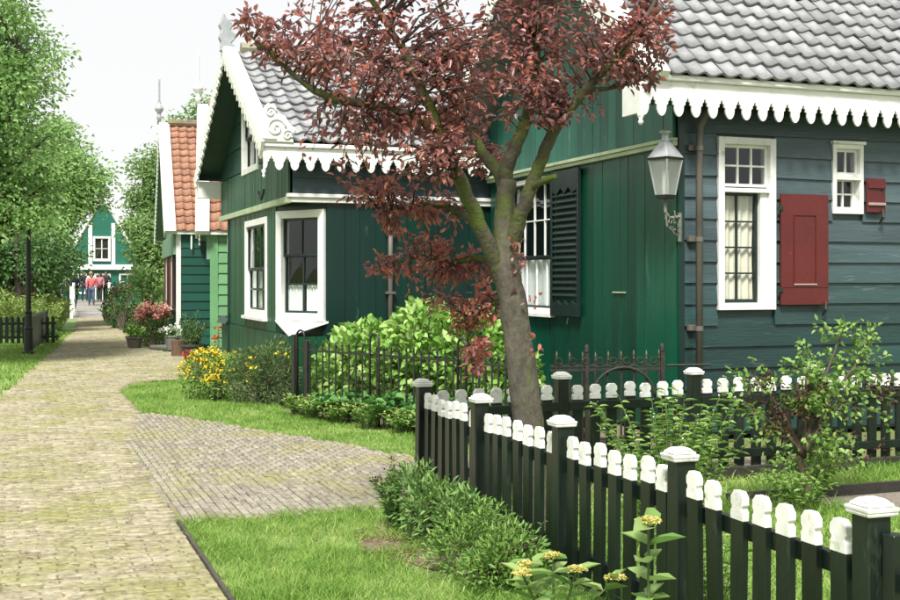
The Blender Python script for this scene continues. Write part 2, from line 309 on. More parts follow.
def leaf_arrays(P, D, N, L, W, fold=.25, droop=.15):
    """pointed oval leaves folded along the midrib: six vertices, two quads each"""
    D = unit(D); S = unit(np.cross(D, N)); N = np.cross(S, D); L = np.asarray(L).reshape(-1, 1)*np.ones((len(P), 1)); W = np.asarray(W).reshape(-1, 1)*np.ones((len(P), 1))
    up = N*W*fold
    vs = [P, P+D*L*.28+S*W*.42+up, P+D*L*.65+S*W*.40+up-N*L*droop*.4, P+D*L-N*L*droop, P+D*L*.65-S*W*.40+up-N*L*droop*.4, P+D*L*.28-S*W*.42+up]
    n = len(P); V = np.stack(vs, 1).reshape(-1, 3); b = (np.arange(n)*6)[:, None]
    F = np.concatenate([b+np.array([[0,1,2,3]]), b+np.array([[0,3,4,5]])], 0)
    return V, F
def leaf_obj(name, P, D, N, L, W, mat, parent=None, rnd=None, fold=.25, droop=.15):
    P, D, N = (np.asarray(a, float) for a in (P, D, N))
    V, F = leaf_arrays(P, D, N, L, W, fold, droop)
    if rnd is None: rnd = rng.random(len(P))
    return np_obj(name, V, F, mat, np.repeat(rnd, 6), parent)
def rvec(n): return unit(rng.normal(size=(n, 3)))
def hull_pts(n, c, r, inner=.0):
    d = rvec(n); q = (inner**3+(1-inner**3)*rng.random((n, 1)))**(1/3); return np.asarray(c)+d*q*np.asarray(r), d

def stems_plant(name, label, cat, base, h, r, nst, nl, L, W, mat, group=None, stemmat=None, lean=1.0, droop=.15, start=.25, stem_r=.004, flower=None, fl_n=0, fl_L=.02, rise=.5, foot=.35):
    """upright plant: curved stems from the ground, leaves along them, flowers at the tips"""
    e = empty(name, base, label, cat, group); b = Vector(base); mb = MB(); P=[]; D=[]; FP=[]; FD=[]
    for i in range(nst):
        th = random.uniform(0, 6.283); q = math.sqrt(random.random()); hh = h*random.uniform(.62, 1)*(1-.25*q*lean*.6)
        p0 = b+Vector((math.cos(th), math.sin(th), 0))*r*foot*q; p2 = b+Vector((math.cos(th+random.uniform(-.3,.3))*r*q*lean, math.sin(th)*r*q*lean, hh))
        p1 = (p0+p2)/2+Vector((-math.cos(th), -math.sin(th), .6))*r*.18*q
        pts = [p0*(1-t)**2+p1*2*t*(1-t)+p2*t*t for t in (0,.25,.5,.75,1)]
        mb.tube(pts, [stem_r, stem_r*.9, stem_r*.8, stem_r*.6, stem_r*.4], 4, cap=False)
        for j in range(nl):
            t = start+(1-start)*(j+random.random())/nl; p = p0*(1-t)**2+p1*2*t*(1-t)+p2*t*t
            a = j*2.4+random.random()*.8
            P.append(p); D.append((math.cos(a), math.sin(a), rise*random.uniform(.3,1.5)))
        if flower:
            for k in range(fl_n):
                FP.append(p2+Vector((random.gauss(0,1), random.gauss(0,1), random.gauss(0,.7)))*fl_L*.7); FD.append(tuple(rvec(1)[0]*np.array((1,1,.4))+np.array((0,0,.3))))
    mb.build('stem', stemmat or STEM, e, smooth=True, recalc=False)
    n = len(P); N = np.array([0,0,1.0])+rng.normal(size=(n,3))*.35
    leaf_obj('foliage', P, D, N, L*rng.uniform(.6,1.15,n), W*rng.uniform(.7,1.15,n), mat, e, droop=droop)
    if FP:
        parts = [(i*fl_n,(i+1)*fl_n) for i in range(nst)] if nst <= 12 else [(0,len(FP))]
        for a,b_ in parts:
            n = b_-a; o = leaf_obj('flower', FP[a:b_], FD[a:b_], np.array([0,0,1.0])+rng.normal(size=(n,3))*.6, fl_L*rng.uniform(.7,1.2,n), fl_L*.8, flower, e); o['kind'] = 'stuff'
    return e
def dome_bush(name, label, cat, base, blobs, n, L, W, mat, group=None, flower=None, fn=0, fL=.03, inner=.55, stemmat=None, up=.6):
    """mounded shrub: leaves through the outer shell of several overlapping domes, on branching stems"""
    e = empty(name, base, label, cat, group); P=[]; D=[]; vol = sum(b[3]*b[4] for b in blobs); mb = MB(); FP=[]; FDd=[]
    for (x,y,z,rx,rz) in blobs:
        k = int(n*rx*rz/vol) if False else int(n*b_w(rx, rz, blobs))
        p, d = hull_pts(k, (x,y,z), (rx,rx,rz), inner)
        lump = np.array([1+.16*mnoise.noise(Vector(q*6)) for q in p]).reshape(-1,1)
        p = np.asarray((x,y,z))+(p-np.asarray((x,y,z)))*lump
        keep = p[:,2] > .02; P.append(p[keep]); D.append(d[keep])
        for i in range(8):
            th = random.uniform(0,6.283); tip = Vector((x+math.cos(th)*rx*.7, y+math.sin(th)*rx*.7, max(.05, z+rz*random.uniform(.1,.7))))
            p0 = Vector((base[0]+random.uniform(-.08,.08), base[1]+random.uniform(-.08,.08), base[2])); mb.tube([p0, (p0+tip)/2+Vector((0,0,.05)), tip], [.009,.006,.003], 4, cap=False)
        if flower:
            k = int(fn*b_w(rx, rz, blobs)); q, dd = hull_pts(k, (x,y,z), (rx*1.03,rx*1.03,rz*1.04), .93); kk = (dd[:,2] > -.1) & (q[:,2] > .05); FP.append(q[kk]); FDd.append(dd[kk])
    P = np.concatenate(P); D = np.concatenate(D); n = len(P)
    mb.build('stem', stemmat or WOODSTEM, e, recalc=False)
    leaf_obj('foliage', P, D+rng.normal(size=(n,3))*.55+np.array([0,0,up*.4]), D*.6+np.array([0,0,up])+rng.normal(size=(n,3))*.4, L*rng.uniform(.6,1.2,n), W*rng.uniform(.7,1.2,n), mat, e)
    if FP:
        FP = np.concatenate(FP); FDd = np.concatenate(FDd); P2 = np.repeat(FP, 5, 0)+rng.normal(size=(len(FP)*5,3))*fL*.35; k = len(P2)
        DD = rvec(k)+np.repeat(FDd,5,0)*.3; NN = np.repeat(FDd,5,0)+rng.normal(size=(k,3))*.5
        if flower is F_YEL:
            for q in range(len(FP)): leaf_obj('flower', P2[5*q:5*q+5], DD[5*q:5*q+5], NN[5*q:5*q+5], fL, fL*.8, flower, e)
        else: leaf_obj('flower', P2, DD, NN, fL, fL*.8, flower, e)['kind'] = 'stuff'
    return e
def b_w(rx, rz, blobs):
    s = sum(b[3]**1.3*b[4]**.7 for b in blobs); return rx**1.3*rz**.7/s

# ------------------------------------------------------------------ ground, lawns, paths
def poly_sheet(name, pts, z, mat, sub=None):
    mb = MB(); mb.v = [(x,y,z) for x,y in pts]; mb.f = [tuple(range(len(pts)))]
    o = mb.build(name, mat, recalc=False); o['kind'] = 'structure'; return o
def inside(pts, X, Y):
    r = np.zeros(X.shape, bool); n = len(pts); j = n-1
    for i in range(n):
        xi, yi = pts[i]; xj, yj = pts[j]
        c = ((yi > Y) != (yj > Y)) & (X < (xj-xi)*(Y-yi)/((yj-yi) if yj != yi else 1e-9)+xi); r ^= c; j = i
    return r
poly_sheet('ground', [(-400,-300),(500,-300),(500,700),(-400,700)], -.05, GROUNDM)
PATH = [(-1.3,2),(1.02,2),(1.02,8.05),(1.02,8.1),(1.04,12.2),(1.42,15.0),(1.44,18.2),(1.75,19.5),(2.75,19.9),(3.25,22.8),(3.45,24.5),(3.45,26.6),(2.85,29),(3.0,36),(3.75,48),(4.2,55.5),(2.75,55.5),(1.95,41),(1.1,31.5),(.46,24.2),(.03,19.5),(-.22,17.3),(-.9,9)]
BRANCH = [(1.05,8.1),(2.80,8.14),(2.92,8.62),(4.2,8.78),(6.4,8.82),(6.4,9.9),(4.4,9.95),(3.5,10.2),(3.05,11.45),(2.43,12.9),(1.62,14.9),(1.43,14.9),(1.05,12.2)]
path = poly_sheet('path', PATH, .011, SANDM)
branch = poly_sheet('side_path', BRANCH, .007, SANDM)
def edge_noise(X, Y): return np.array([mnoise.noise(Vector((x*2.1, y*2.1, 3)))*.10 for x, y in zip(X, Y)])
def brick_mesh(lx, ly):
    h, c = .028, .006; a, b = lx/2, ly/2
    mb = MB(); mb.v = [(-a,-b,-.03),(a,-b,-.03),(a,b,-.03),(-a,b,-.03),(-a,-b,h-c),(a,-b,h-c),(a,b,h-c),(-a,b,h-c),(-a+c,-b+c,h),(a-c,-b+c,h),(a-c,b-c,h),(-a+c,b-c,h)]
    mb.f = [(8,9,10,11),(4,5,9,8),(5,6,10,9),(6,7,11,10),(7,4,8,11),(0,1,5,4),(1,2,6,5),(2,3,7,6),(3,0,4,7)]
    return mb
def pave(owner, poly, mat, along_x, LN, WD, near, nind, ymax):
    xs = [p[0] for p in poly]; ys = [p[1] for p in poly]; pts = []
    if along_x:
        j = 0; y = max(min(ys), 4.6)
        while y < min(max(ys), ymax):
            x = min(xs)-.3+(j % 2)*LN/2+random.uniform(-.012,.012)
            while x < max(xs)+.2: pts.append((x, y)); x += LN+.009
            y += WD+.008; j += 1
    else:
        j = 0; x = min(xs)
        while x < max(xs):
            y = min(ys)-.3+(j % 2)*LN/2+random.uniform(-.012,.012)
            while y < max(ys)+.2: pts.append((x, y)); y += LN+.009
            x += WD+.008; j += 1
    A = np.array(pts); en = edge_noise(A[:,0], A[:,1]); A = A[inside(poly, A[:,0]+en*.6*((A[:,1]>8.2) if along_x else 1), A[:,1]+en) | ((A[:,0] < 1.1)&(A[:,0] > .5)&(A[:,1] < 8.0) if along_x else False)]
    dist = np.hypot(A[:,0]-near[0], A[:,1]-near[1]); order = np.argsort(dist)
    lx, ly = (LN, WD) if along_x else (WD, LN)
    base = brick_mesh(lx, ly); bv = np.array(base.v); me = base.mesh('brick', mat, recalc=False)
    a = me.attributes.new('rnd', 'FLOAT', 'POINT'); a.data.foreach_set('value', np.full(len(bv), .5, np.float32))
    rest_V = []; rest_r = []
    for r_, i in enumerate(order):
        x, y = A[i]; z = -.005+random.gauss(0,.0032)+.007*mnoise.noise(Vector((x*1.3,y*1.3,0))); rz = random.gauss(0,.016)+.03*mnoise.noise(Vector((x*.7,y*.7,5))); tx, ty = random.gauss(0,.022), random.gauss(0,.010)
        M = Matrix.Translation((x,y,z)) @ Matrix.Rotation(rz,4,'Z') @ Matrix.Rotation(tx,4,'X') @ Matrix.Rotation(ty,4,'Y')
        if along_x and y < 8.1 and x+LN/2 > 1.014:          # cut to fit against the edging board
            w_ = 1.014-(x-LN/2)
            if w_ < .03: continue
            M = Matrix.Translation(((x-LN/2)+w_/2-x,0,0)) @ M @ Matrix.Diagonal((w_/LN,1,1,1))
        if r_ < nind: inst('brick', me, owner, M)
        else:
            m3 = np.array(M.to_3x3()); rest_V.append(bv@m3.T+np.array(M.translation)); rest_r.append(random.random())
    if rest_V:
        n = len(rest_V); V = np.concatenate(rest_V); nv = len(bv); F = np.concatenate([np.array(base.f)+i*nv for i in range(n)])
        tag(np_obj('brick_paving', V, F, mat, np.repeat(rest_r, nv), owner), kind='stuff')
pave(path, PATH, BRICKM, True, .195, .060, (.55,6.4), 300, 56)
pave(branch, BRANCH, BRICKG, False, .175, .050, (1.7,8.4), 300, 56)
k = MB().box(1.022,1.043,1.5,8.08,-.03,.040).build('edging_board', KERBM, None, bevel=.004); k['kind'] = 'structure'

LAWN_A = [(1.055,1.5),(1.055,8.08),(2.0,8.12),(2.82,8.12),(2.69,1.5)]
LAWN_B = [(1.44,18.2),(1.42,15.0),(1.62,14.9),(2.43,12.95),(3.05,11.5),(3.5,10.25),(4.4,10.0),(4.3,11.5),(3.15,14.4),(3.3,15.6),(2.9,16.6),(3.2,19.0),(2.75,19.85),(1.75,19.45)]
LAWN_L = [(-.9,9),(-.22,17.3),(.03,19.5),(.46,24.2),(1.1,31.5),(1.95,41),(2.7,55),(-6,60),(-30,60),(-30,5),(-1.3,5)]
LAWN_G = [(2.72,1.5),(2.88,8.5),(4.2,8.7),(12,8.75),(12,1.5)]
for nm, pl in (('lawn_by_front_fence',LAWN_A),('lawn_by_yellow_flowers',LAWN_B),('lawn_beside_path',LAWN_L),('garden_ground',LAWN_G)):
    poly_sheet('lawn' if nm != 'garden_ground' else 'garden_lawn', pl, -.012 if nm != 'lawn_by_front_fence' else -.006, LAWNM)
poly_sheet('garden_bed', [(5.75,6.9),(6.4,6.45),(9.5,6.35),(9.5,7.40),(5.5,7.40)], .003, GRAVEL)
poly_sheet('soil_patch', [(2.08,7.22),(2.0,7.1),(2.03,6.98),(1.98,6.88),(2.1,6.72),(2.2,6.4),(2.3,6.2),(2.66,5.6),(2.70,7.6),(2.3,7.7),(2.2,7.4)], .002, SOIL)
poly_sheet('planting_bed', [(3.25,14.3),(4.45,11.4),(4.75,10.15),(6.45,10.15),(6.45,15.9),(3.5,15.9)], -.002, SOIL)
poly_sheet('flower_bed', [(2.35,16.9),(2.75,15.95),(3.35,15.65),(3.5,16.1),(3.5,18.6),(3.0,18.5)], .001, SOIL)
def grass(label, poly, dens, hmin, hmax, w, clear=(), mats=(L_GRASS,), edge=.0):
    xs = [p[0] for p in poly]; ys = [p[1] for p in poly]; n = int((max(xs)-min(xs))*(max(ys)-min(ys))*dens)
    X = rng.uniform(min(xs)-edge, max(xs)+edge, n); Y = rng.uniform(min(ys)-edge, max(ys)+edge, n)
    en = edge_noise(X, Y) if n < 60000 else np.zeros(n)
    m = inside(poly, X+en*edge*8, Y+en*edge*8)
    for (cx,cy,cr) in clear: m &= (X-cx)**2+(Y-cy)**2 > (cr*(.7+.6*rng.random(n)))**2
    X, Y = X[m], Y[m]; n = len(X)
    cl = np.array([.7*mnoise.noise(Vector((x*1.4,y*1.4,9)))+.6*mnoise.noise(Vector((x*6,y*6,4))) for x,y in zip(X,Y)])
    H = rng.uniform(hmin,hmax,n)*(1+.7*cl)*np.where(rng.random(n)<.04,1.7,1); th = rng.uniform(0,6.283,n); ln = rng.normal(0,.75,(n,2))*H[:,None]
    ww = w*rng.uniform(.6,1.2,n)
    B = np.stack([X,Y,np.full(n,-.014)],1); S = np.stack([np.cos(th)*ww,np.sin(th)*ww,np.zeros(n)],1)
    M = B+np.stack([ln[:,0]*.35,ln[:,1]*.35,H*.6],1); T = B+np.stack([ln[:,0],ln[:,1],H],1)
    V = np.stack([B-S,B+S,M+S*.8,M-S*.8,T,T],1)[:, :5].reshape(-1,3); b = (np.arange(n)*5)[:,None]
    F = np.concatenate([b+np.array([[0,1,2]]),b+np.array([[0,2,3]]),b+np.array([[3,2,4]])],0)
    rnd = np.clip(.45-.6*cl+rng.normal(0,.24,n),0,1)
    return tag(np_obj('grass', V, F, mats[0], np.repeat(rnd,5)), label, 'grass', kind='stuff')
grass('short green lawn grass between the edging board and the white-tipped fence', [(1.06,4.9),(1.04,8.16),(2.82,8.22),(2.72,4.2)], 9000, .025, .07, .0024, clear=((2.12,7.02,.17),(2.5,6.4,.4)), edge=.05)
grass('mown lawn grass curving in front of the yellow flower bush', LAWN_B, 3800, .02, .05, .0034, edge=.22)
grass('lawn grass along the mossy left edge of the path', [(-3,6),(-1.1,6),(-.9,9),(-.22,17.3),(.03,19.5),(.46,24.2),(1.1,31.5),(1.8,40),(-3,40)], 420, .03, .08, .008, edge=.35)
grass('garden grass inside the white-tipped fences', [(2.76,2.5),(2.88,8.45),(9,8.55),(9,7.45),(5.3,7.45),(5.7,6.9),(6.4,6.4),(8,6.3),(8,2.5)], 2200, .04, .10, .004)
grass('sparse yellowed grass growing in the seams of the side path', [(1.1,8.0),(2.8,8.0),(3.4,10.3),(2.3,13.0),(1.6,14.9),(1.2,13)], 900, .012, .032, .003, mats=(L_GRASSY,))
grass('tufts of moss and grass sprouting between the path bricks', [(-.6,5.3),(.9,5.3),(.95,12),(1.3,20),(2,30),(1.0,30),(-.1,20),(-.6,12)], 480, .012, .032, .0034, mats=(L_GRASSY,))

def litter(label, poly, n, mat, L, W):
    xs = [p[0] for p in poly]; ys = [p[1] for p in poly]; X = rng.uniform(min(xs),max(xs),n); Y = rng.uniform(min(ys),max(ys),n); m = inside(poly,X,Y); X,Y = X[m],Y[m]; k = len(X)
    D = rng.normal(size=(k,3))*np.array([1,1,.06]); return tag(leaf_obj('litter', np.stack([X,Y,np.full(k,.030)],1), D, np.array([0,0,1.])+rng.normal(size=(k,3))*.15, L*rng.uniform(.4,1.3,k), W, mat, None), label, 'litter', kind='stuff')
L_STRAW = leafmat('dry_straw', [(.14,.09,.05), (.26,.18,.09), (.38,.30,.17)], .1, .8, .2)
litter('bits of straw and dry leaf scattered on the brick path', [(-.6,5.2),(1.0,5.2),(1.0,13),(-.5,13)], 500, L_STRAW, .045, .006)
litter('dry crumbs strewn over the side path bricks', BRANCH, 700, L_STRAW, .03, .006)
litter('brown plant litter on the bare soil beside the fence bush', [(1.9,6.6),(2.3,6.2),(2.7,6.2),(2.7,7.6),(2.05,7.4)], 900, L_STRAW, .04, .008)
# ------------------------------------------------------------------ building helpers
def clip_holes(a0, a1, b0, b1, holes, minw=.02):
    """split the strip a0..a1 x b0..b1 along a by the openings that it crosses"""
    segs = [(a0, a1)]
    for (h0,h1,g0,g1) in holes:
        if min(b1,g1)-max(b0,g0) < .25*(b1-b0): continue
        ns = []
        for s0,s1 in segs:
            if h1 <= s0 or h0 >= s1: ns.append((s0,s1)); continue
            if h0-s0 > minw: ns.append((s0,h0))
            if s1-h1 > minw: ns.append((h1,s1))
        segs = ns
    return segs
def clapboards(parent, fr, s0, s1, z0, z1, pitch, mat, holes=(), colorf=None, name='clapboard', topf=None, joints=None):
    z = z0
    i = 0
    while z < z1-.03:
        zt = min(z+pitch, z1)
        for a,b in clip_holes(s0, s1, z, zt, holes):
            cuts = [a]
            if joints and b-a > 2.0: cuts.append(a+(b-a)*random.uniform(.3,.7))
            cuts.append(b)
            for a2,b2 in zip(cuts, cuts[1:]):
                dz = random.uniform(-.006,.006); e = random.uniform(0,.006)
                p = [fr.pt(a2,z-.012+dz,.008), fr.pt(b2,z-.012-dz,.008), fr.pt(b2,z-.012-dz,.034+e), fr.pt(a2,z-.012+dz,.034+e), fr.pt(a2,zt,.004), fr.pt(b2,zt,.004), fr.pt(b2,zt,.012), fr.pt(a2,zt,.012)]
                if topf: pass
                o = MB().hexa(p).build(name, mat, parent, recalc=True)
                if colorf: o.color = colorf(z)
        z += pitch; i += 1
def planks(parent, fr, s0, s1, zf0, zf1, width, mat, holes=(), o0=0.0, o1=.022, name='plank', jag=None):
    """vertical boards; zf0/zf1 give bottom and top at s"""
    s = s0
    while s < s1-.02:
        e = min(s+width*random.uniform(.85,1.12), s1); e = s1 if s1-e < .05 else e
        z0a, z0b = zf0(s), zf0(e); z1a, z1b = zf1(s), zf1(e)
        segs = [(None,None)]
        zs = [(z0a, z0b, z1a, z1b)]
        for (h0,h1,g0,g1) in holes:
            if h0 < e-.4*(e-s) and h1 > s+.4*(e-s):
                nz = []
                for (a,b,c,d) in zs:
                    if g0 > max(a,b)+.02: nz.append((a,b,min(g0,c),min(g0,d)))
                    if g1 < min(c,d)-.02: nz.append((max(g1,a),max(g1,b),c,d))
                zs = nz
        ox = o1+random.uniform(-.003,.004)
        for (a,b,c,d) in zs:
            g = .003
            if jag: b0 = [(s+g,a),((s+e)/2,a-jag),(e-g,b)]
            else: b0 = [(s+g,a),(e-g,b)]
            mb = MB().prism(b0+[(e-g,d),(s+g,c)], o0, ox, fr)
            mb.build(name, mat, parent)
        s = e
def wall_panel(name, fr, s0, s1, z0, z1, mat, parent, holes=(), th=.08):
    """solid backing of a wall, with real openings"""
    mb = MB(); xs = sorted({s0,s1,*[h for q in holes for h in q[:2]]}); zs = sorted({z0,z1,*[h for q in holes for h in q[2:]]})
    for a,b in zip(xs,xs[1:]):
        for c,d in zip(zs,zs[1:]):
            m = ((a+b)/2,(c+d)/2)
            if any(h0<m[0]<h1 and g0<m[1]<g1 for h0,h1,g0,g1 in holes): continue
            mb.box(a,b,c,d,-th,0,fr)
    return mb.build(name, mat, parent, recalc=False)
def fbox(name, fr, s0, s1, z0, z1, o0, o1, mat, parent, bevel=.003):
    return MB().box(s0,s1,z0,z1,o0,o1,fr).build(name, mat, parent, bevel=bevel)
def window(parent, fr, s0, s1, z0, z1, cols, sashes, fw=.07, proud=.045, depth=.06, bar=.022, barmat=WHITE, curtain=None, sash_mat=None, sill=True, label=None, bars=None):
    """sashes: list of (zfrac0, zfrac1, rows, recess)  -  frame, sash rails, glazing bars and every pane are pieces of their own"""
    g = .0
    mb = MB(); mb.box(s0,s0+fw,z0,z1,-depth-.06,proud,fr); mb.box(s1-fw,s1,z0,z1,-depth-.06,proud,fr); mb.box(s0+fw,s1-fw,z1-fw,z1,-depth-.06,proud-.001,fr); mb.box(s0+fw,s1-fw,z0,z0+fw,-depth-.06,proud-.001,fr)
    w = mb.build('window', WHITE, parent, bevel=.004)
    if label: w['label'] = label
    a0,a1,b0,b1 = s0+fw,s1-fw,z0+fw,z1-fw; sm = sash_mat or barmat
    for (f0,f1,rows,rec) in sashes:
        c0, c1 = b0+(b1-b0)*f0, b0+(b1-b0)*f1; o = -rec; sw = .032
        mb = MB(); mb.box(a0,a0+sw,c0,c1,o-.035,o,fr); mb.box(a1-sw,a1,c0,c1,o-.035,o,fr); mb.box(a0+sw,a1-sw,c1-sw,c1,o-.035,o-.001,fr); mb.box(a0+sw,a1-sw,c0,c0+sw,o-.035,o-.001,fr)
        mb.build('sash', sm, w, bevel=.002)
        i0,i1,j0,j1 = a0+sw,a1-sw,c0+sw,c1-sw
        for c in range(1,cols):
            x = i0+(i1-i0)*c/cols; MB().box(x-bar/2,x+bar/2,j0,j1,o-.030,o-.004,fr).build('glazing_bar', bars or sm, w, recalc=False)
        for r in range(1,rows):
            z = j0+(j1-j0)*r/rows
            for c in range(cols):
                x0 = i0+(i1-i0)*c/cols+(bar/2 if c else 0); x1 = i0+(i1-i0)*(c+1)/cols-(bar/2 if c < cols-1 else 0)
                MB().box(x0,x1,z-bar/2,z+bar/2,o-.030,o-.005,fr).build('glazing_bar', bars or sm, w, recalc=False)
        for c in range(cols):
            for r in range(rows):
                x0 = i0+(i1-i0)*c/cols; x1 = i0+(i1-i0)*(c+1)/cols; y0 = j0+(j1-j0)*r/rows; y1 = j0+(j1-j0)*(r+1)/rows
                tl = random.uniform(-.004,.004)
                m2 = MB(); m2.v = [tuple(fr.pt(x0,y0,o-.018+tl)), tuple(fr.pt(x1,y0,o-.018-tl)), tuple(fr.pt(x1,y1,o-.018+tl)), tuple(fr.pt(x0,y1,o-.018-tl))]; m2.f = [(0,1,2,3)]
                m2.build('pane', GLASS, w, recalc=False)
    mr_ = max(q[3] for q in sashes)+.052
    if curtain:
        for (f0,f1,q0,q1,cm,amp) in curtain:
            x0,x1 = a0+(a1-a0)*q0, a0+(a1-a0)*q1; y0,y1 = b0+(b1-b0)*f0, b0+(b1-b0)*f1; n = 28; mb = MB()
            for i in range(n+1):
                t = i/n; x = x0+(x1-x0)*t; wv = amp*math.sin(t*math.pi*2*5.5+1)+amp*.5*math.sin(t*37)
                mb.v += [tuple(fr.pt(x,y0,-mr_+wv)), tuple(fr.pt(x+amp*.4*math.sin(t*21),y1,-mr_+wv*.7))]
            mb.f = [(2*i,2*i+2,2*i+3,2*i+1) for i in range(n)]
            mb.build('curtain', cm, w, smooth=True, recalc=False)
    if sill: fbox('sill', fr, s0-.03, s1+.03, z0-.05, z0-.002, -.02, proud+.05, WHITE, w)
    return w
def scallop_profile(p, h):
    """half-open period of the cornice valance: pointed keyhole gap, then a rounded lobe"""
    h_ = [(-.5,0),(-.43,.025),(-.36,.08),(-.30,.17),(-.255,.29),(-.235,.42),(-.23,.57),(-.145,.62),(-.14,.76),(-.07,.81),(-.05,.92)]; pts = h_+[(0,1.0)]+[(-x,y) for x,y in reversed(h_[1:])]
    out = []
    for x,y in pts: out.append((x*p, y*h))
    return out
def fringe(name, fr, s0, s1, ztop, zbot, p, h, o0, o1, mat, parent, prof=None):
    """board whose lower edge is cut in repeated lobes"""
    n = max(1, round((s1-s0)/p)); p = (s1-s0)/n; pr = (prof or scallop_profile)(p, h); line = []
    for i in range(n):
        for x,y in pr: line.append((s0+(i+.5)*p+x, zbot+y))
    line.append((s1, zbot)); mb = MB(); b = 0
    for (x,y) in line: mb.v += [tuple(fr.pt(x,y,o1)), tuple(fr.pt(x,ztop,o1)), tuple(fr.pt(x,y,o0)), tuple(fr.pt(x,ztop,o0))]
    for i in range(len(line)-1):
        a = 4*i; c = a+4; mb.f += [(a,c,c+1,a+1),(a+2,a+3,c+3,c+2),(a,a+2,c+2,c),(a+1,c+1,c+3,a+3)]
    e = 4*(len(line)-1); mb.f += [(0,1,3,2),(e,e+2,e+3,e+1)]
    return mb.build(name, mat, parent, recalc=False)
def tooth_profile(p, h): return [(-.5,h*.75),(-.38,h*.70),(-.36,h*.1),(-.2,0),(-.02,h*.12),(0,h*.62),(.1,h*.70),(.12,h*.35),(.3,h*.28),(.45,h*.4)] and [(x*p,y) for x,y in [(-.5,h*.8),(-.36,h*.75),(-.34,h*.12),(-.2,0),(-.04,h*.12),(-.02,h*.62),(.14,h*.66),(.16,h*.38),(.28,h*.3),(.42,h*.38),(.44,h*.8)]]
def pantile_mesh(w, l, mat, amp=.028, seg=12):
    """S-shaped pantile: rolled cross section, thick lower lip; local x across, y up the slope, z out"""
    mb = MB(); xs = [-.06*w+1.10*w*i/seg for i in range(seg+1)]
    def prof(x):
        t = (x/w) % 1.0; return -amp*.95*math.sin(math.pi*t/.70)**.8 if t < .70 else amp*.42*math.sin(math.pi*(t-.70)/.30)
    for x in xs: mb.v.append((x, 0, prof(x)+.016))
    for x in xs: mb.v.append((x, 0, prof(x)-.010))
    for x in xs: mb.v.append((x, l, prof(x)*.97-.022))
    n = seg+1
    for i in range(seg):
        mb.f.append((i,i+1,2*n+i+1,2*n+i)); mb.f.append((n+i,n+i+1,i+1,i))
    me = mb.mesh('roof_tile', mat, smooth=False, recalc=False)
    sm = [(i % 2 == 0) for i in range(len(me.polygons))]; me.polygons.foreach_set('use_smooth', sm)
    return me
def tile_roof(roof, fr, s0, s1, length, w, expo, mat, nind, flip=False, pick=None):
    me = pantile_mesh(w, expo*1.22, mat); cols = int((s1-s0)/w); rows = int(length/expo); cells = [(r,c) for r in range(rows) for c in range(cols)]
    if pick: cells.sort(key=pick)
    rest = []
    V0 = np.array([v.co[:] for v in me.vertices]); F0 = np.array([p.vertices[:] for p in me.polygons])
    for i,(r,c) in enumerate(cells):
        M = fr.mat(s0+c*w+random.gauss(0,.003), r*expo+random.gauss(0,.006), .05+random.gauss(0,.003)) @ Matrix.Rotation(random.gauss(0,.012),4,'Z') @ Matrix.Rotation(random.gauss(0,.012),4,'X')
        if i < nind: inst('roof_tile', me, roof, M)
        else: rest.append(V0@np.array(M.to_3x3()).T+np.array(M.translation))
    if rest:
        n = len(rest); V = np.concatenate(rest); F = np.concatenate([F0+i*len(V0) for i in range(n)])
        tag(np_obj('tile_field', V, F, mat, np.zeros(len(V)), roof, smooth=False), kind='stuff')
def finial(parent, c, h, mat, r=.05):
    mb = MB(); pr = [(r*.9,0),(r*.9,h*.10),(r*1.5,h*.14),(r*.8,h*.18),(r*1.0,h*.24),(r*2.0,h*.30),(r*2.2,h*.34),(r*1.3,h*.40),(r*.5,h*.43),(r*.9,h*.47),(r*.35,h*.50)]
    z = .50
    while z < .97: pr += [(r*.62,h*(z+.012)),(r*.3,h*(z+.03))]; z += .04
    pr.append((r*.08,h)); mb.lathe(pr, c, 10); return mb.build('finial', mat, parent, smooth=True)
def bargeboards(parent, X, yc, half, zr, ze, th, hgt, mat, prof=tooth_profile, p=.24, h=.15, name='bargeboard'):
    """two sloping boards with a cut fringe in the gable plane x = X; zr, ze: top at ridge and at eave"""
    for sg in (-1,1):
        e1 = Vector((0, -sg*half, zr-ze)); ln = e1.length; e1.normalize(); e2 = Vector((0, sg*(zr-ze), half)).normalized()
        fr = Fr((X, yc+sg*half, ze), e1, e2, (-1,0,0))
        fringe(name, fr, -.05 if sg<0 else -.05, ln+.02, 0, -hgt, p, h, -th/2+sg*.0015, th/2+sg*.0015, mat, parent, prof)

# ================================================================== HOUSE with red shutters (nearest)
X3, Y3, W3, LEN3 = 6.5, 10.76, 5.1, 6.2
H3 = empty('wooden_house', (X3, Y3, 0), 'wooden house with grey pantile roof, red shutters and teal planked gable', 'house')
fs = Fr((X3,Y3,0), (1,0,0), (0,0,1), (0,-1,0)); fg = Fr((X3,Y3,0), (0,1,0), (0,0,1), (-1,0,0))
HS = [(.47,1.19,1.33,3.17), (1.94,2.35,2.38,3.15)]
HG = [(2.96,4.44,1.22,3.0)]
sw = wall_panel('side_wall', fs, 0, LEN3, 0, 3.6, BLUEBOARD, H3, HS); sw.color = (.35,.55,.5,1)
def sheencol(z):  # higher boards tinted paler and bluer: sky sheen painted in, beside real weathering
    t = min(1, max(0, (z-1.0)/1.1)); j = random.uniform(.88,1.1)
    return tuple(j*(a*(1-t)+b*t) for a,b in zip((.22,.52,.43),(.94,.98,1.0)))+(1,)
clapboards(sw, fs, .0, LEN3, .05, 3.5, .226, BLUEBOARD, HS, sheencol, joints=True)
fbox('corner_board', fs, -.015, .055, 0, 3.45, .036, .058, DKGREEN, H3)
gw = wall_panel('gable_wall', fg, .002, W3, 0, 3.6, DKGREEN, H3, HG)
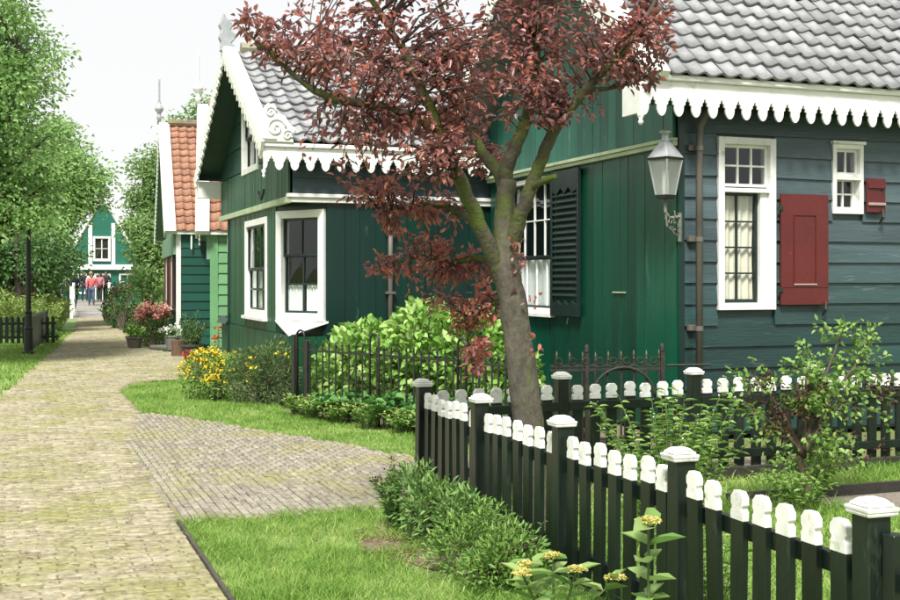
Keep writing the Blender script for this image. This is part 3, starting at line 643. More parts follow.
planks(gw, fg, -.02, W3, lambda s: .03, lambda s: 3.07, .21, TEAL, HG)
ZR3 = 3.72+(W3/2+.41)*math.tan(R(43))
def top3(s): return min(ZR3-.30-abs(s-W3/2)*math.tan(R(43)), 6.4)
gt = MB().prism([(0.01,3.58),(W3,3.58),(W3/2,top3(W3/2)+.05)], -.06, .0, fg).build('gable_wall', DKGREEN, H3)
planks(gt, fg, .0, W3, lambda s: 3.12, lambda s: max(3.4, top3(s)), .2, TEALUP, (), .012, .055)
fbox('moulding', fg, -.05, W3, 3.05, 3.095, .024, .085, BANDCREAM, H3); fbox('moulding', fg, -.05, W3, 3.097, 3.135, .024, .11, BANDCREAM, H3)
fbox('latch_strip', fg, 1.05, 1.35, 1.50, 1.515, .026, .045, BANDCREAM, H3)
window(H3, fg, 2.96, 4.44, 1.22, 3.0, 4, [(.40,1,2,.03),(0,.405,1,.06)], fw=.06, bar=.017, barmat=WHITE, sash_mat=BLACKGREEN, bars=WHITE, curtain=[(0,.40,0,1,LACE,.012)])
# louvred shutter beside the gable window
SHF = Fr((X3-.05,Y3+2.13,1.20), (0,1,0), (0,0,1), (-1,0,0)); swd, sht = .80, 1.82
mb = MB(); mb.box(0,.05,0,sht,0,.045,SHF); mb.box(swd-.05,swd,0,sht,0,.045,SHF); mb.prism([(.05,0),(swd-.05,0),(swd-.05,.14),(.60,.20),(.50,.14),(.40,.20),(.30,.14),(.20,.20),(.05,.14)],.004,.04,SHF)
mb.prism([(.05,sht),(.05,sht-.26),(.18,sht-.30),(.29,sht-.22),(.40,sht-.30),(.51,sht-.22),(.62,sht-.30),(swd-.05,sht-.26),(swd-.05,sht)],.004,.04,SHF)
sh = mb.build('louvred_shutter', BLACKGREEN, H3, bevel=.003)
z = .24
while z < sht-.33:
    MB().hexa([SHF.pt(.05,z,.034),SHF.pt(swd-.05,z,.034),SHF.pt(swd-.05,z+.012,.040),SHF.pt(.05,z+.012,.040),SHF.pt(.05,z+.045,.004),SHF.pt(swd-.05,z+.045,.004),SHF.pt(swd-.05,z+.057,.010),SHF.pt(.05,z+.057,.010)]).build('slat', BLACKGREEN, sh); z += .078
MB().box(.2,.6,-.12,0,.0,.05,SHF).build('bracket', BLACKGREEN, sh) if False else None
MB().tube([SHF.pt(.3,-.02,.03),SHF.pt(.3,-.10,.05)],.012,6).build('shutter_catch', IRON, sh)
# side windows and red shutters
window(H3, fs, .47, 1.19, 1.33, 3.17, 3, [(.735,1,2,.0)], fw=.075, proud=.06, bar=.02, sill=False, label='tall white sash window with six small upper panes')
WB = Fr(fs.pt(.47,0,0), (1,0,0), (0,0,1), (0,-1,0))
w3 = window(H3, fs, .545, 1.115, 1.40, 2.60, 1, [(0.0,1,1,.055)], fw=.035, proud=.02, bar=.02, sill=False, sash_mat=WHITE) if False else None
zb0, zb1 = 1.405, 2.585
lower = MB(); lower.box(.545,1.115,2.585,2.63,-.1,.045,fs); lower.box(1.02,1.115,zb0,zb1,-.12,.01,fs); lw = lower.build('window', WHITE, H3, bevel=.003)
mb = MB(); mb.box(.548,.572,zb0,zb1,-.075,-.045,fs); mb.box(.985,1.018,zb0,zb1,-.075,-.04,fs); mb.box(.572,.985,zb1-.03,zb1,-.075,-.045,fs); mb.box(.572,.985,zb0,zb0+.04,-.075,-.045,fs); mb.build('sash', BLACKGREEN, lw, bevel=.002)
fbox('glazing_bar', fs, .752,.774, zb0+.04, zb1-.03, -.073,-.05, BLACKGREEN, lw, 0)
for i in range(1,4):
    z = zb0+.04+(zb1-zb0-.07)*i/4; fbox('glazing_bar', fs, .572,.750, z-.009,z+.009,-.073,-.05, BLACKGREEN, lw, 0); fbox('glazing_bar', fs, .776,.985, z-.009,z+.009,-.073,-.05, BLACKGREEN, lw, 0)
for i in range(4):
    for a,b in ((.572,.762),(.764,.985)):
        z0_ = zb0+.04+(zb1-zb0-.07)*i/4; z1_ = zb0+.04+(zb1-zb0-.07)*(i+1)/4
        m2 = MB(); m2.v = [tuple(fs.pt(a,z0_,-.060)),tuple(fs.pt(b,z0_,-.063)),tuple(fs.pt(b,z1_,-.060)),tuple(fs.pt(a,z1_,-.062))]; m2.f=[(0,1,2,3)]; m2.build('pane', GLASS, lw, recalc=False)
for q0,q1,ph in ((.56,.80,0.),(.74,.995,2.)):
    n = 30; mb = MB()
    for i in range(n+1):
        t = i/n; x = q0+(q1-q0)*t; wv = .014*math.sin(t*17+ph)
        mb.v += [tuple(fs.pt(x,zb0,-.098+wv)), tuple(fs.pt(x*.9+.08+.01*math.sin(t*9),zb0+.55,-.098+wv)), tuple(fs.pt(x,zb1,-.095+wv*.7))]
    for i in range(n): mb.f += [(3*i,3*i+3,3*i+4,3*i+1),(3*i+1,3*i+4,3*i+5,3*i+2)]
    mb.build('curtain', CURTAIN, lw, smooth=True, recalc=False)
window(H3, fs, 1.94, 2.35, 2.38, 3.15, 2, [(.57,1,1,.0),(0,.52,2,.045)], fw=.05, proud=.05, bar=.018, sill=False, label='small white window with barred lower panes')
fbox('transom', fs, 1.985, 2.305, 2.755, 2.815, -.02, .062, WHITE, H3)
fbox('head_board', fs, 1.925, 2.365, 3.15, 3.185, 0, .075, WHITE, H3)
def red_shutter(s0,s1,z0,z1,panel):
    o = .052; sh = fbox('shutter', fs, s0,s1,z0,z1,o,o+.03,RED,H3,.004); sh['label'] = 'tall red panelled shutter folded open' if panel else 'small red ledged shutter'
    if panel:
        a,b,c,d = s0+.16,s1-.16,z0+.23,z1-.22
        for (x0,x1,y0,y1) in ((a,a+.012,c,d),(b-.012,b,c,d),(a+.012,b-.012,d-.012,d)): fbox('panel_moulding', fs, x0,x1,y0,y1,o+.031,o+.040,RED,sh,.002)
        fbox('panel_moulding', fs, a,b,c-.016,c,o+.031,o+.046,pm('pale_worn_edge',(.45,.33,.30),rough=.6),sh,.002)
        fbox('batten', fs, s0+.006,s1-.006,z0+.19,z0+.20,o+.031,o+.036,RED,sh,.001)
    else:
        fbox('ledge', fs, s0+.01,s1-.01,z0+.08,z0+.11,o+.031,o+.05,MATS['pale_worn_edge'],sh,.002); fbox('ledge', fs, s0+.01,s1-.01,z1-.11,z1-.05,o+.031,o+.048,RED,sh,.002)
        MB().tube([fs.pt(s1-.05,z1-.13,o+.03),fs.pt(s1-.05,z1-.13,o+.055)],.008,6).build('knob', IRON, sh)
    for zz in (z0+.14, z1-.18) if panel else (): fbox('hinge', fs, s0-.05,s0+.02,zz,zz+.05,o+.0315,o+.042,IRON,sh,.002)
    MB().tube([fs.pt(s1-.05,z0+.03,o+.045),fs.pt(s1-.06,z0-.05,o+.06),fs.pt(s1-.07,z0-.12,o+.01)],[.012,.016,.010],6).build('shutter_catch', IRON, sh)
red_shutter(1.235,1.85,1.38,2.58,True); red_shutter(2.37,2.62,2.40,2.78,False)
# eaves cornice with its cut valance
EY = .36
fbox('cornice', fs, -.60, LEN3, 3.50, 3.66, .10, EY, WHITE, H3, .006); fbox('cornice', fs, -.62, LEN3, 3.662, 3.72, .06, EY+.05, WHITE, H3, .008)
fbox('soffit', fs, -.58, LEN3, 3.47, 3.498, .0, EY-.03, SOFFIT, H3)
fringe('valance', fs, -.61, LEN3-.005, 3.57, 3.30, .198, .195, EY+.004, EY+.026, WHITE, H3)
fbox('end_block', fs, -.66, -.615, 3.32, 3.74, .02, EY+.03, WHITE, H3)
MB().lathe([(.012,0),(.03,.03),(.018,.06),(.035,.09),(.035,.12)], fs.pt(-.635,3.20,EY), 10).build('pendant', WHITE, H3, smooth=True)
# roof
TH3 = R(43); RO3 = Vector((X3-.60, Y3-.42, 3.70)); fr3 = Fr(RO3, (1,0,0), (0,math.cos(TH3),math.sin(TH3)), (0,-math.sin(TH3),math.cos(TH3)))
RL3 = (W3/2+.42)/math.cos(TH3)
rf = MB().box(.02,LEN3+.5,.02,RL3,-.05,.0,fr3).build('roof', SOFFIT, H3)
fr3b = Fr((X3-.60,Y3+W3+.42,3.70), (1,0,0), (0,-math.cos(TH3),math.sin(TH3)), (0,math.sin(TH3),math.cos(TH3)))
MB().box(.02,LEN3+.5,.02,RL3-.02,-.05,.02,fr3b).build('far_slope', TILE, rf)
tile_roof(rf, fr3, .26, LEN3+.5, RL3-.02, .205, .262, TILE, 300, pick=lambda q: q[0]*1.0+q[1]*.02)
MB().box(-.03,.24,-.02,RL3,.0,.075,fr3).build('verge_board', WHITE, rf, bevel=.008)
MB().tube([fr3.pt(.0,RL3,.06),fr3.pt(LEN3+.5,RL3,.06)],.11,8).build('ridge_capping', TILE, rf)
bargeboards(H3, X3-.60, Y3+W3/2, W3/2+.44, ZR3+.03, 3.66, .04, .26, WHITE)
MB().box(LEN3-.1,LEN3,0,3.6,-W3,-.08,fs).build('rear_wall', DKGREEN, H3); MB().prism([(0,3.6),(W3,3.6),(W3/2,ZR3-.2)],-LEN3,-LEN3+.1,fg).build('rear_gable', DKGREEN, H3); MB().box(.1,LEN3,0,4.0,-W3,-W3+.1,fs).build('rear_wall', DKGREEN, H3)
# drainpipe
dp = MB().tube([fs.pt(.30,3.48,.22),fs.pt(.24,3.38,.18),fs.pt(.20,3.26,.13),fs.pt(.195,3.1,.115),fs.pt(.195,.1,.115)],.036,10).build('drainpipe', LEAD, H3, smooth=True)
for z in (3.0,2.05,1.12): fbox('pipe_bracket', fs, .09,.26,z,z+.06,.03,.085,LEAD,dp); MB().tube([fs.pt(.195,z,.115),fs.pt(.195,z+.05,.115)],.043,10).build('pipe_collar', LEAD, dp)
# wall lantern on the house corner
LC = Vector((X3-.20, Y3-.10, 0))
ln = empty('wall_lantern', (LC.x,LC.y,2.2), 'grey metal four-sided lantern on a bracket at the house corner', 'lantern')
def frustum(mb, c, z0, z1, a, b, rot=0.):
    p = []
    for z,r in ((z0,a),(z1,b)):
        for k in range(4):
            th = rot+math.pi/4+k*math.pi/2; p.append((c.x+r*1.414*math.cos(th), c.y+r*1.414*math.sin(th), z))
    mb.hexa(p)
LZ = 2.51; LR = .35
mb = MB(); frustum(mb, LC, LZ+.40, LZ+.57, .135, .04, LR); mb.build('lamp_roof', ZINC, ln, bevel=.004)
MB().lathe([(.04,LZ+.565),(.05,LZ+.58),(.038,LZ+.60),(.038,LZ+.65),(.066,LZ+.66),(.062,LZ+.675),(.025,LZ+.695),(.0,LZ+.70)], (LC.x,LC.y,0), 12).build('lamp_vent', ZINC, ln, smooth=True)
mb = MB(); frustum(mb, LC, LZ+.378, LZ+.399, .128, .135, LR); mb.build('lamp_rim', IRON, ln)
for k in range(4):
    t0, t1 = LR+math.pi/4+k*math.pi/2, LR+math.pi/4+(k+1)*math.pi/2
    q = [Vector((LC.x+r*1.414*math.cos(t), LC.y+r*1.414*math.sin(t), z)) for r,z,t in ((.07,LZ+.02,t0),(.07,LZ+.02,t1),(.12,LZ+.377,t1),(.12,LZ+.377,t0))]
    m2 = MB(); m2.v = [tuple(p) for p in q]; m2.f = [(0,1,2,3)]; m2.build('lamp_glass', LAMPGLASS, ln, recalc=False)
    MB().tube([q[0],q[3]],.0085,5).build('lamp_bar', ZINC, ln)
mb = MB(); frustum(mb, LC, LZ-.02, LZ+.018, .062, .074, LR); mb.build('lamp_floor', IRON, ln)
MB().tube([(LC.x,LC.y,LZ+.02),(LC.x,LC.y,LZ+.27)],.036,10).build('lamp_bulb', pm('frosted_glass',(.72,.72,.68),rough=.4,bump=0), ln)
mb = MB(); mb.tube([(LC.x,LC.y,LZ-.02),(LC.x,LC.y,LZ-.16),(LC.x+.05,LC.y,LZ-.22),(X3+.0,LC.y+.03,LZ-.20)],.018,8)
mb.tube([(LC.x,LC.y,LZ-.14),(LC.x+.02,LC.y,LZ-.30),(LC.x+.10,LC.y+.02,LZ-.36),(X3+.0,LC.y+.04,LZ-.42)],.012,6)
for i in range(16):
    p = Vector((LC.x+.03+random.uniform(0,.13), LC.y+random.uniform(-.03,.03), LZ-.28+random.uniform(-.09,.09))); q = p+Vector((random.uniform(-.05,.05),random.uniform(-.03,.03),random.uniform(-.06,.06))); mb.tube([p,(p+q)/2+Vector((0,0,.02)),q],.006,4)
mb.tube([(X3-.01,LC.y+.03,LZ-.16),(X3-.01,LC.y+.03,LZ-.46)],.022,6); mb.build('bracket', pm('scaling_grey_iron',(.20,.21,.17),(.10,.11,.09),rough=.8,scale=20), ln)

# ================================================================== HOUSE with overhanging gable (middle)
X2, Y2, W2 = 3.55, 16.0, 5.6; YE = Y2+W2; LEN2 = 6.0
H2 = empty('gabled_house', (X2,Y2,0), 'dark green house with overhanging gable, cut white bargeboards and corner window', 'house')
f2s = Fr((X2,Y2,0),(1,0,0),(0,0,1),(0,-1,0)); f2g = Fr((X2,Y2,0),(0,1,0),(0,0,1),(-1,0,0))
ZB = 2.74; CH, CW = .85, .52
# ground floor: street face, cut corner, side
HG2 = [(1.47,3.22,1.08,2.60)]
w = wall_panel('street_wall', f2g, CH, W2-CH, .0, ZB, DKGREEN, H2, HG2)
planks(w, f2g, CH, W2-CH, lambda s: .9, lambda s: ZB-.01, .17, MIDGREEN, HG2, o0=.0, o1=.015)
window(H2, f2g, 1.47, 3.22, 1.08, 2.60, 3, [(.48,1,1,.0),(0,.49,2,.035)], fw=.10, proud=.04, bar=.035, sash_mat=BLACKGREEN, sill=True, curtain=[(0,.46,0,1,LACE,.015),(.46,.98,0,.2,LACE,.02)])
pA = Vector((X2,Y2+CH,0)); pB = Vector((X2+CW,Y2,0)); cl = (pB-pA).length
fc = Fr(pA, pB-pA, (0,0,1), Vector((-(CH),-(CW),0))*1.0)
fc.n = Vector((pB.y-pA.y, -(pB.x-pA.x), 0)).normalized();
if fc.n.dot(Vector((-1,-1,0))) < 0: fc.n = -fc.n
HC = [(.02,cl-.02,1.07,2.64)]
wall_panel('corner_wall', fc, 0, cl, 0, ZB, DKGREEN, H2, HC)
window(H2, fc, .02, cl-.02, 1.07, 2.64, 2, [(.60,1,1,.0),(0,.61,2,.035)], fw=.11, proud=.05, bar=.03, sash_mat=BLACKGREEN, sill=False, curtain=[(0,.30,.0,.46,LACE,.015),(0,.30,.54,1,LACE,.015)], label='tall window set across the cut corner')
m2 = MB(); m2.v = [(X2-.025,Y2+CH+.02,1.075),(X2+CW+.02,Y2-.025,1.075),(X2-.025,Y2-.025,.90),(X2-.025,Y2+CH+.02,1.05),(X2+CW+.02,Y2-.025,1.05),(X2-.025,Y2-.025,.875)]; m2.f=[(0,2,1),(3,4,5),(0,3,5,2),(2,5,4,1),(0,1,4,3)]; m2.build('corner_sill', WHITE, H2)
w = wall_panel('side_wall', f2s, CW, LEN2, 0, ZB, DKGREEN, H2); planks(w, f2s, CW, LEN2, lambda s: .03, lambda s: ZB-.03, .24, DKGREEN, (), 0, .012)
# skirt under the windows: square corner
w = wall_panel('skirt_wall', f2g, .0, W2, 0, .88, DKGREEN, H2, th=.05); planks(w, f2g, -.012, W2, lambda s: .03, lambda s: .885, .13, MIDGREEN, (), .001, .016)
w = wall_panel('skirt_wall', f2s, .002, CW, 0, .86, DKGREEN, H2, th=.05); planks(w, f2s, -.012, CW, lambda s: .03, lambda s: .868, .13, MIDGREEN, (), .001, .016)
m2 = MB(); m2.v = [(X2-.03,YE-CH-.05,1.06),(X2+CW,YE+.03,1.06),(X2-.03,YE+.03,.90),(X2-.03,YE-CH-.05,1.02),(X2+CW,YE+.03,1.02),(X2-.03,YE+.03,.86)]; m2.f=[(0,2,1),(3,4,5),(0,3,5,2),(2,5,4,1),(0,1,4,3)]; m2.build('corner_sill', DKGREEN, H2)
MB().hexa([(X2-.10,YE-CH,.88),(X2+.0,YE-CH,.88),(X2+.0,YE+.1,.88),(X2-.10,YE+.1,.88),(X2-.02,YE-CH,1.0),(X2,YE-CH,1.0),(X2,YE+.1,1.0),(X2-.02,YE+.1,1.0)]).build('ledge', DKGREEN, H2)
fcc = Fr((X2,YE-CH,0),(CW,CH,0),(0,0,1)); MB().box(0,cl,0,ZB,-.06,.0,fcc).build('corner_wall', DKGREEN, H2)
MB().box(X2+CW,X2+LEN2,YE-.1,YE,0,ZB).build('rear_wall', DKGREEN, H2); MB().box(X2+.06,X2+LEN2,YE-.1,YE-.021,ZB+.051,3.62).build('rear_wall', DKGREEN, H2); MB().prism([(0.1,3.5),(W2-.1,3.5),(W2/2,5.1)],-LEN2,-LEN2+.08,f2g).build('rear_gable', DKGREEN, H2); MB().box(X2+LEN2-.1,X2+LEN2,Y2+.1,YE-.1,0,3.5).build('rear_wall', DKGREEN, H2)
# upper floor
MB().box(X2+.0,X2+LEN2-.1,Y2+.02,YE-.02,ZB,ZB+.05).build('floor_beam', DKGREEN, H2)
ZE2, ZR2 = 3.50, 5.29; half2 = W2/2+.30; yc2 = Y2+W2/2; tan2 = (ZR2-ZE2)/half2
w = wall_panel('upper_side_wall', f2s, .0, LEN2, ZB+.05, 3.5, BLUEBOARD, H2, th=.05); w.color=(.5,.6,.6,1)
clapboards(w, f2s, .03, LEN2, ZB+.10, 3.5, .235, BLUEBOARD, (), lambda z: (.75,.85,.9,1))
fbox('string_course', f2s, -.06, LEN2, ZB-.02, ZB+.045, .0, .07, WHITE, H2, .006); fbox('string_course', f2s, -.06, LEN2, ZB+.047, ZB+.10, .0, .10, WHITE, H2, .006)
HU = [(2.1,3.45,3.36,4.52)]
def top2(s): return ZR2-.12-abs(s-W2/2)*tan2
w = wall_panel('upper_street_wall', f2g, .0, W2, ZB+.05, 3.36, MIDGREEN, H2, (), th=.05)
planks(w, f2g, -.03, W2, lambda s: ZB+.06, lambda s: 3.42, .105, MIDGREEN, HU, .002, .03, jag=.0)
for a,b in ((0,2.1),(3.45,W2)):
    za, zb_ = top2(a), top2(b)
    MB().prism([(a,3.362),(b,3.362),(b,max(zb_,3.37)),(a,max(za,3.37))],-.05,0,f2g).build('gable_wall', SOFFIT, H2)
MB().prism([(2.1,4.52),(3.45,4.52),(3.45,top2(3.45)),(W2/2,top2(W2/2)),(2.1,top2(2.1))],-.05,0,f2g).build('gable_wall', SOFFIT, H2)
gbw = empty('gable_boarding', (X2,yc2,3.4)); gbw.parent = H2; gbw.matrix_parent_inverse = PM[H2.name].inverted()
z = 3.44
while z < 5.0:
    hw = (top2(W2/2)-z-.02)/tan2
    for a,b in clip_holes(W2/2-hw, W2/2+hw, z, z+.42, HU):
        MB().hexa([f2g.pt(a,z,.004),f2g.pt(b,z,.004),f2g.pt(b,z,.030),f2g.pt(a,z,.030),f2g.pt(a+(.0 if a>1.5 and a>W2/2 else .3),min(z+.41,5.1),.001),f2g.pt(b-(.0 if b<W2/2 else .3),min(z+.41,5.1),.001),f2g.pt(b-(.0 if b<W2/2 else .3),min(z+.41,5.1),.014),f2g.pt(a+(.0 if a>W2/2 else .3),min(z+.41,5.1),.014)]).build('gable_board', SOFFIT, gbw)
    z += .42
window(H2, f2g, 2.1, 3.45, 3.36, 4.52, 2, [(.5,1,1,.0),(0,.51,1,.035)], fw=.10, proud=.05, bar=.035, sash_mat=BLACKGREEN, sill=False)
fbox('moulding', f2g, -.08, W2, ZB-.03, ZB+.055, .0, .075, BANDCREAM, H2)
MB().prism([(1.62,3.02),(1.84,2.92),(2.06,3.02),(2.06,2.98),(1.84,2.87),(1.62,2.98)],.03,.055,f2g).build('wall_anchor', IRON, H2)
# cornice, valance, bargeboards, roof
fbox('cornice', f2s, -.43, LEN2, 3.30, 3.44, .04, .29, WHITE, H2, .006); fbox('cornice', f2s, -.45, LEN2, 3.442, 3.50, .02, .33, WHITE, H2, .008)
fringe('valance', f2s, -.43, LEN2-.004, 3.37, 3.13, .215, .19, .294, .316, WHITE, H2)
MB().lathe([(.010,0),(.026,.03),(.015,.055),(.03,.08),(.03,.11)], f2s.pt(-.42,3.02,.29), 10).build('pendant', WHITE, H2, smooth=True)
MB().box(X2-.43,X2+1,YE+.04,YE+.29,3.14,3.44).build('cornice', WHITE, H2)
th2 = math.atan(tan2); fr2 = Fr((X2-.43,yc2-half2-.02,ZE2), (1,0,0), (0,math.cos(th2),math.sin(th2)), (0,-math.sin(th2),math.cos(th2))); RL2 = half2/math.cos(th2)
rf = MB().box(.03,LEN2,.02,RL2,-.05,.0,fr2).build('roof', SOFFIT, H2)
fr2b = Fr((X2-.43,yc2+half2,ZE2), (1,0,0), (0,-math.cos(th2),math.sin(th2)), (0,math.sin(th2),math.cos(th2))); MB().box(.03,LEN2,.02,RL2-.02,-.05,.0,fr2b).build('far_slope', SOFFIT, rf)
tile_roof(rf, fr2, .19, LEN2-.1, RL2-.02, .215, .268, TILE, 300, pick=lambda q: q[1]*1.0+q[0]*.01)
MB().box(-.03,.17,-.02,RL2,.0,.07,fr2).build('verge_board', WHITE, rf, bevel=.006); MB().box(-.03,.17,-.02,RL2-.01,.0,.07,fr2b).build('verge_board', WHITE, rf, bevel=.006)
MB().tube([fr2.pt(.25,RL2,.05),fr2.pt(LEN2,RL2,.05)],.10,8).build('ridge_capping', pm('mossy_ridge_mortar',(.33,.31,.22),(.24,.22,.16),rough=.8), rf)
bargeboards(H2, X2-.45, yc2, half2+.03, ZR2+.06, ZE2+.03, .04, .26, WHITE)
# carved scroll at the foot of the verge, and the gable ornament
sc = [(0,0),(.42,0),(.40,.10),(.46,.18),(.36,.26),(.30,.36),(.20,.40),(.16,.50),(.06,.52),(.0,.44)]
s_ = MB().prism(sc, .315, .35, Fr((X2-.44,Y2,3.50),(1,0,0),(0,0,1),(0,-1,0))).build('scroll_ornament', WHITE, H2, bevel=.01)
fo = Fr((X2-.44,Y2,3.50),(1,0,0),(0,0,1),(0,-1,0))
for cx,cz,r0 in ((.17,.19,.14),(.33,.10,.08),(.10,.40,.08)):
    MB().tube([fo.pt(cx+math.cos(t*.5)*r0*(1-t/22), cz+math.sin(t*.5)*r0*(1-t/22), .355) for t in range(22)],.014,5).build('scroll', WHITE, s_, smooth=True)
mb = MB(); fo2 = Fr((X2-.47,yc2,ZR2-.02),(1,0,0),(0,0,1),(0,-1,0))
mb.prism([(-.04,0),(.20,0),(.20,.10),(.14,.14),(.20,.20),(.20,.30),(.13,.34),(.17,.42),(.12,.50),(.06,.54),(.02,.62),(-.02,.50),(-.06,.42),(-.02,.34),(-.06,.22),(-.02,.14)],-.06,.06,fo2); mb.build('gable_ornament', ZINC, H2, bevel=.015)
dp = MB().tube([f2s.pt(1.43,3.2,.06),f2s.pt(1.43,.1,.06)],.036,10).build('drainpipe', LEAD, H2, smooth=True)
for z in (2.3,1.45): fbox('pipe_bracket', f2s, 1.36,1.50,z,z+.035,.012,.10,LEAD,dp)
fbox('door_handle', f2s, 1.83,1.86,1.75,1.88,.014,.05,ZINC,H2)

# ================================================================== light green house (H0) and far green house (H1) with orange roofs
def orange_house(name, label, loc, rz, W, LEN, ze, pitch, bmat, gmat, street, fin_h, win):
    H = empty(name, loc, label, 'house', rz=rz); M = PM[H.name]; q3 = M.to_3x3(); O = Vector(loc)
    ex, ey, ez = q3@Vector((1,0,0)), q3@Vector((0,1,0)), Vector((0,0,1))
    fs_ = Fr(O, ex, ez, -ey); fg_ = Fr(O, ey, ez, -ex); tn = math.tan(R(pitch)); half = W/2+.18; zr = ze+half*tn
    w = wall_panel('side_wall', fs_, 0, LEN, 0, ze, bmat, H); clapboards(w, fs_, .09, LEN, .08, ze, .215, bmat)
    fbox('corner_board', fs_, -.03,.13 if street else .085,0,ze,.0,.045, gmat if street else WHITE, H); 
    w = wall_panel('street_wall', fg_, 0, W, 0, ze-.2, bmat if not street else gmat, H, win, th=.08)
    MB().prism([(0,ze-.2),(W,ze-.2),(W,ze),(W/2,zr-.15),(0,ze)],-.05,.0,fg_).build('gable_wall', PALEGREEN, H)
    MB().prism([(-.02,ze-.55),(W+.02,ze-.55),(W+.02,ze-.05),(-.02,ze-.05)],.012,.10,fg_).build('gable_panel', PALEGREEN, H)
    fbox('gutter', fs_, -.05, LEN, ze-.06, ze+.03, .04, .17, WHITE, H); MB().tube([fs_.pt(.33,ze-.06,.12),fs_.pt(.33,ze-.42,.12)],.022,6).build('rain_spout', WHITE, H)
    th = math.atan(tn); ct, st = math.cos(th), math.sin(th)
    fra = Fr(fs_.pt(-.28,ze+.0,.18), ex, ey*ct+ez*st, -ey*st+ez*ct); rl = half/ct
    rf = MB().box(.02,LEN,.02,rl,-.05,0,fra).build('roof', SOFFIT, H)
    frb = Fr(O+ex*-.28+ey*(W+.18)+ez*ze, ex, -ey*ct+ez*st, ey*st+ez*ct); MB().box(.02,LEN,.02,rl-.02,.005,.05,frb).build('far_slope', OTILE, rf); MB().box(.02,LEN,.02,rl-.02,-.05,.0,frb).build('soffit', PALEGREEN, rf)
    tile_roof(rf, fra, .24, LEN-.1, rl, .215, .27, OTILE, 0)
    MB().tube([fra.pt(.2,rl,.07),fra.pt(LEN,rl,.07)],.10,8).build('ridge_capping', pm('mossy_ridge_tile',(.20,.16,.10),(.13,.10,.06),rough=.8), rf)
    for f_ in (fra, frb): MB().box(-.03,.24,-.08,rl-.01,-.02,.10,f_).build('verge_board', WHITE, rf, bevel=.008)
    for sg in (-1,1):
        e1 = (ey*(-sg*half)+ez*(zr-ze)); l_ = e1.length; fr_ = Fr(fg_.pt(W/2+sg*half, ze, .30), e1, (ey*(sg*(zr-ze))+ez*half), -ex)
        fringe('bargeboard', fr_, 0, l_, 0, -.24, .16, .1, -.02+sg*.001, .02+sg*.001, WHITE, H, tooth_profile)
    finial(H, fg_.pt(W/2, zr+.02, .30), fin_h, ZINC if not street else WHITE, .055)
    MB().box(W-.1,W,0,ze,-LEN,0,fg_).build('rear_wall', bmat, H); MB().box(0,W,0,ze,-LEN,-LEN+.1,fg_).build('rear_wall', bmat, H)
    for (a,b,c,d) in win:
        window(H, fg_, a,b,c,d, 2, [(.5,1,2,0),(0,.51,2,.03)], fw=.08, proud=.05, bar=.03, sill=True)
        for x0,x1 in ((a-.42,a-.02),(b+.02,b+.42)): fbox('shutter', fg_, x0,x1,c,d,.055,.085,BROWN,H)
    return H
orange_house('board_house','dark green clapboard house with orange tile roof, white verge and tall finial',(3.70,29.2,0),-R(4),6.0,7,2.82,43,FARGREEN,WHITE,False,1.25,[(.9,1.9,.95,2.25),(3.6,4.6,.95,2.25)])
orange_house('board_house','light green clapboard house with an orange tile roof beside gabled house',(3.72,24.0,0),-R(9.0),5.0,7,2.62,47,LIGHTGREEN,LIGHTGREEN,True,1.2,[])

# ================================================================== far house beyond the bridge
hb = at(103,280,88); H4 = empty('far_gabled_house', (hb.x,hb.y,0), 'teal gabled house with white trim across the footbridge', 'house', rz=-R(4))
q = PM[H4.name].to_3x3(); ex = q@Vector((1,0,0)); f4 = Fr((hb.x,hb.y,-.3), ex, (0,0,1), -(q@Vector((0,1,0))))
HW = [(-2.35,-1.15,.9,2.45),(-.62,.55,.35,2.45),(1.15,2.35,.9,2.45)]
wall_panel('ground_wall', f4, -2.75, 2.75, 0, 2.85, FARHOUSE, H4, HW)
MB().prism([(-2.6,2.85),(2.6,2.85),(2.0,4.3),(1.35,5.6),(.55,7.0),(0,7.9),(-.55,7.0),(-1.35,5.6),(-2.0,4.3)],-.08,.02,f4).build('gable_wall', FARHOUSE, H4)
fbox('cornice', f4, -2.95, 2.95, 2.72, 3.10, .025, .30, WHITE, H4)
for s in (-1.05,.60): fbox('trim_board', f4, s, s+.28, 3.1, 6.2, .021, .06, WHITE, H4)
for sg in (-1,1):
    pts = [(2.85*sg,2.9),(2.08*sg,4.3),(1.42*sg,5.6),(.6*sg,7.05),(0,8.0)]
    mb = MB()
    for a,b in zip(pts,pts[1:]): mb.tube([f4.pt(a[0],a[1],.05),f4.pt(b[0],b[1],.05)],.10,4)
    mb.build('bargeboard', WHITE, H4)
f4u = Fr(f4.pt(0,0,.12), f4.e1, (0,0,1), f4.n); w = window(H4, f4u, -.72, .55, 3.35, 5.2, 2, [(.5,1,1,0),(0,.5,1,.03)], fw=.15, proud=.08, bar=.06, sill=False); fbox('dark_room_panel', f4u, -.58,.41,3.49,5.06,-.075,-.065,DARK,w)  # flat panel painted dark to stand for the unlit room behind the panes
for h_ in HW:
    w = window(H4, f4, *h_, 2, [(.6,1,1,0),(0,.6,1,.03)], fw=.12, proud=.06, bar=.06, sill=False); fbox('dark_room_panel', f4, h_[0]+.1,h_[1]-.1,h_[2]+.1,h_[3]-.1,-.2,-.18,pm('dim_room',(.05,.055,.05),(.16,.17,.16),scale=2),w)  # panels behind the panes; dimness of the rooms is put into their colour
MB().box(-2.75,2.75,0,2.85,-7,-.08,f4).build('rear_wall', FARHOUSE, H4)
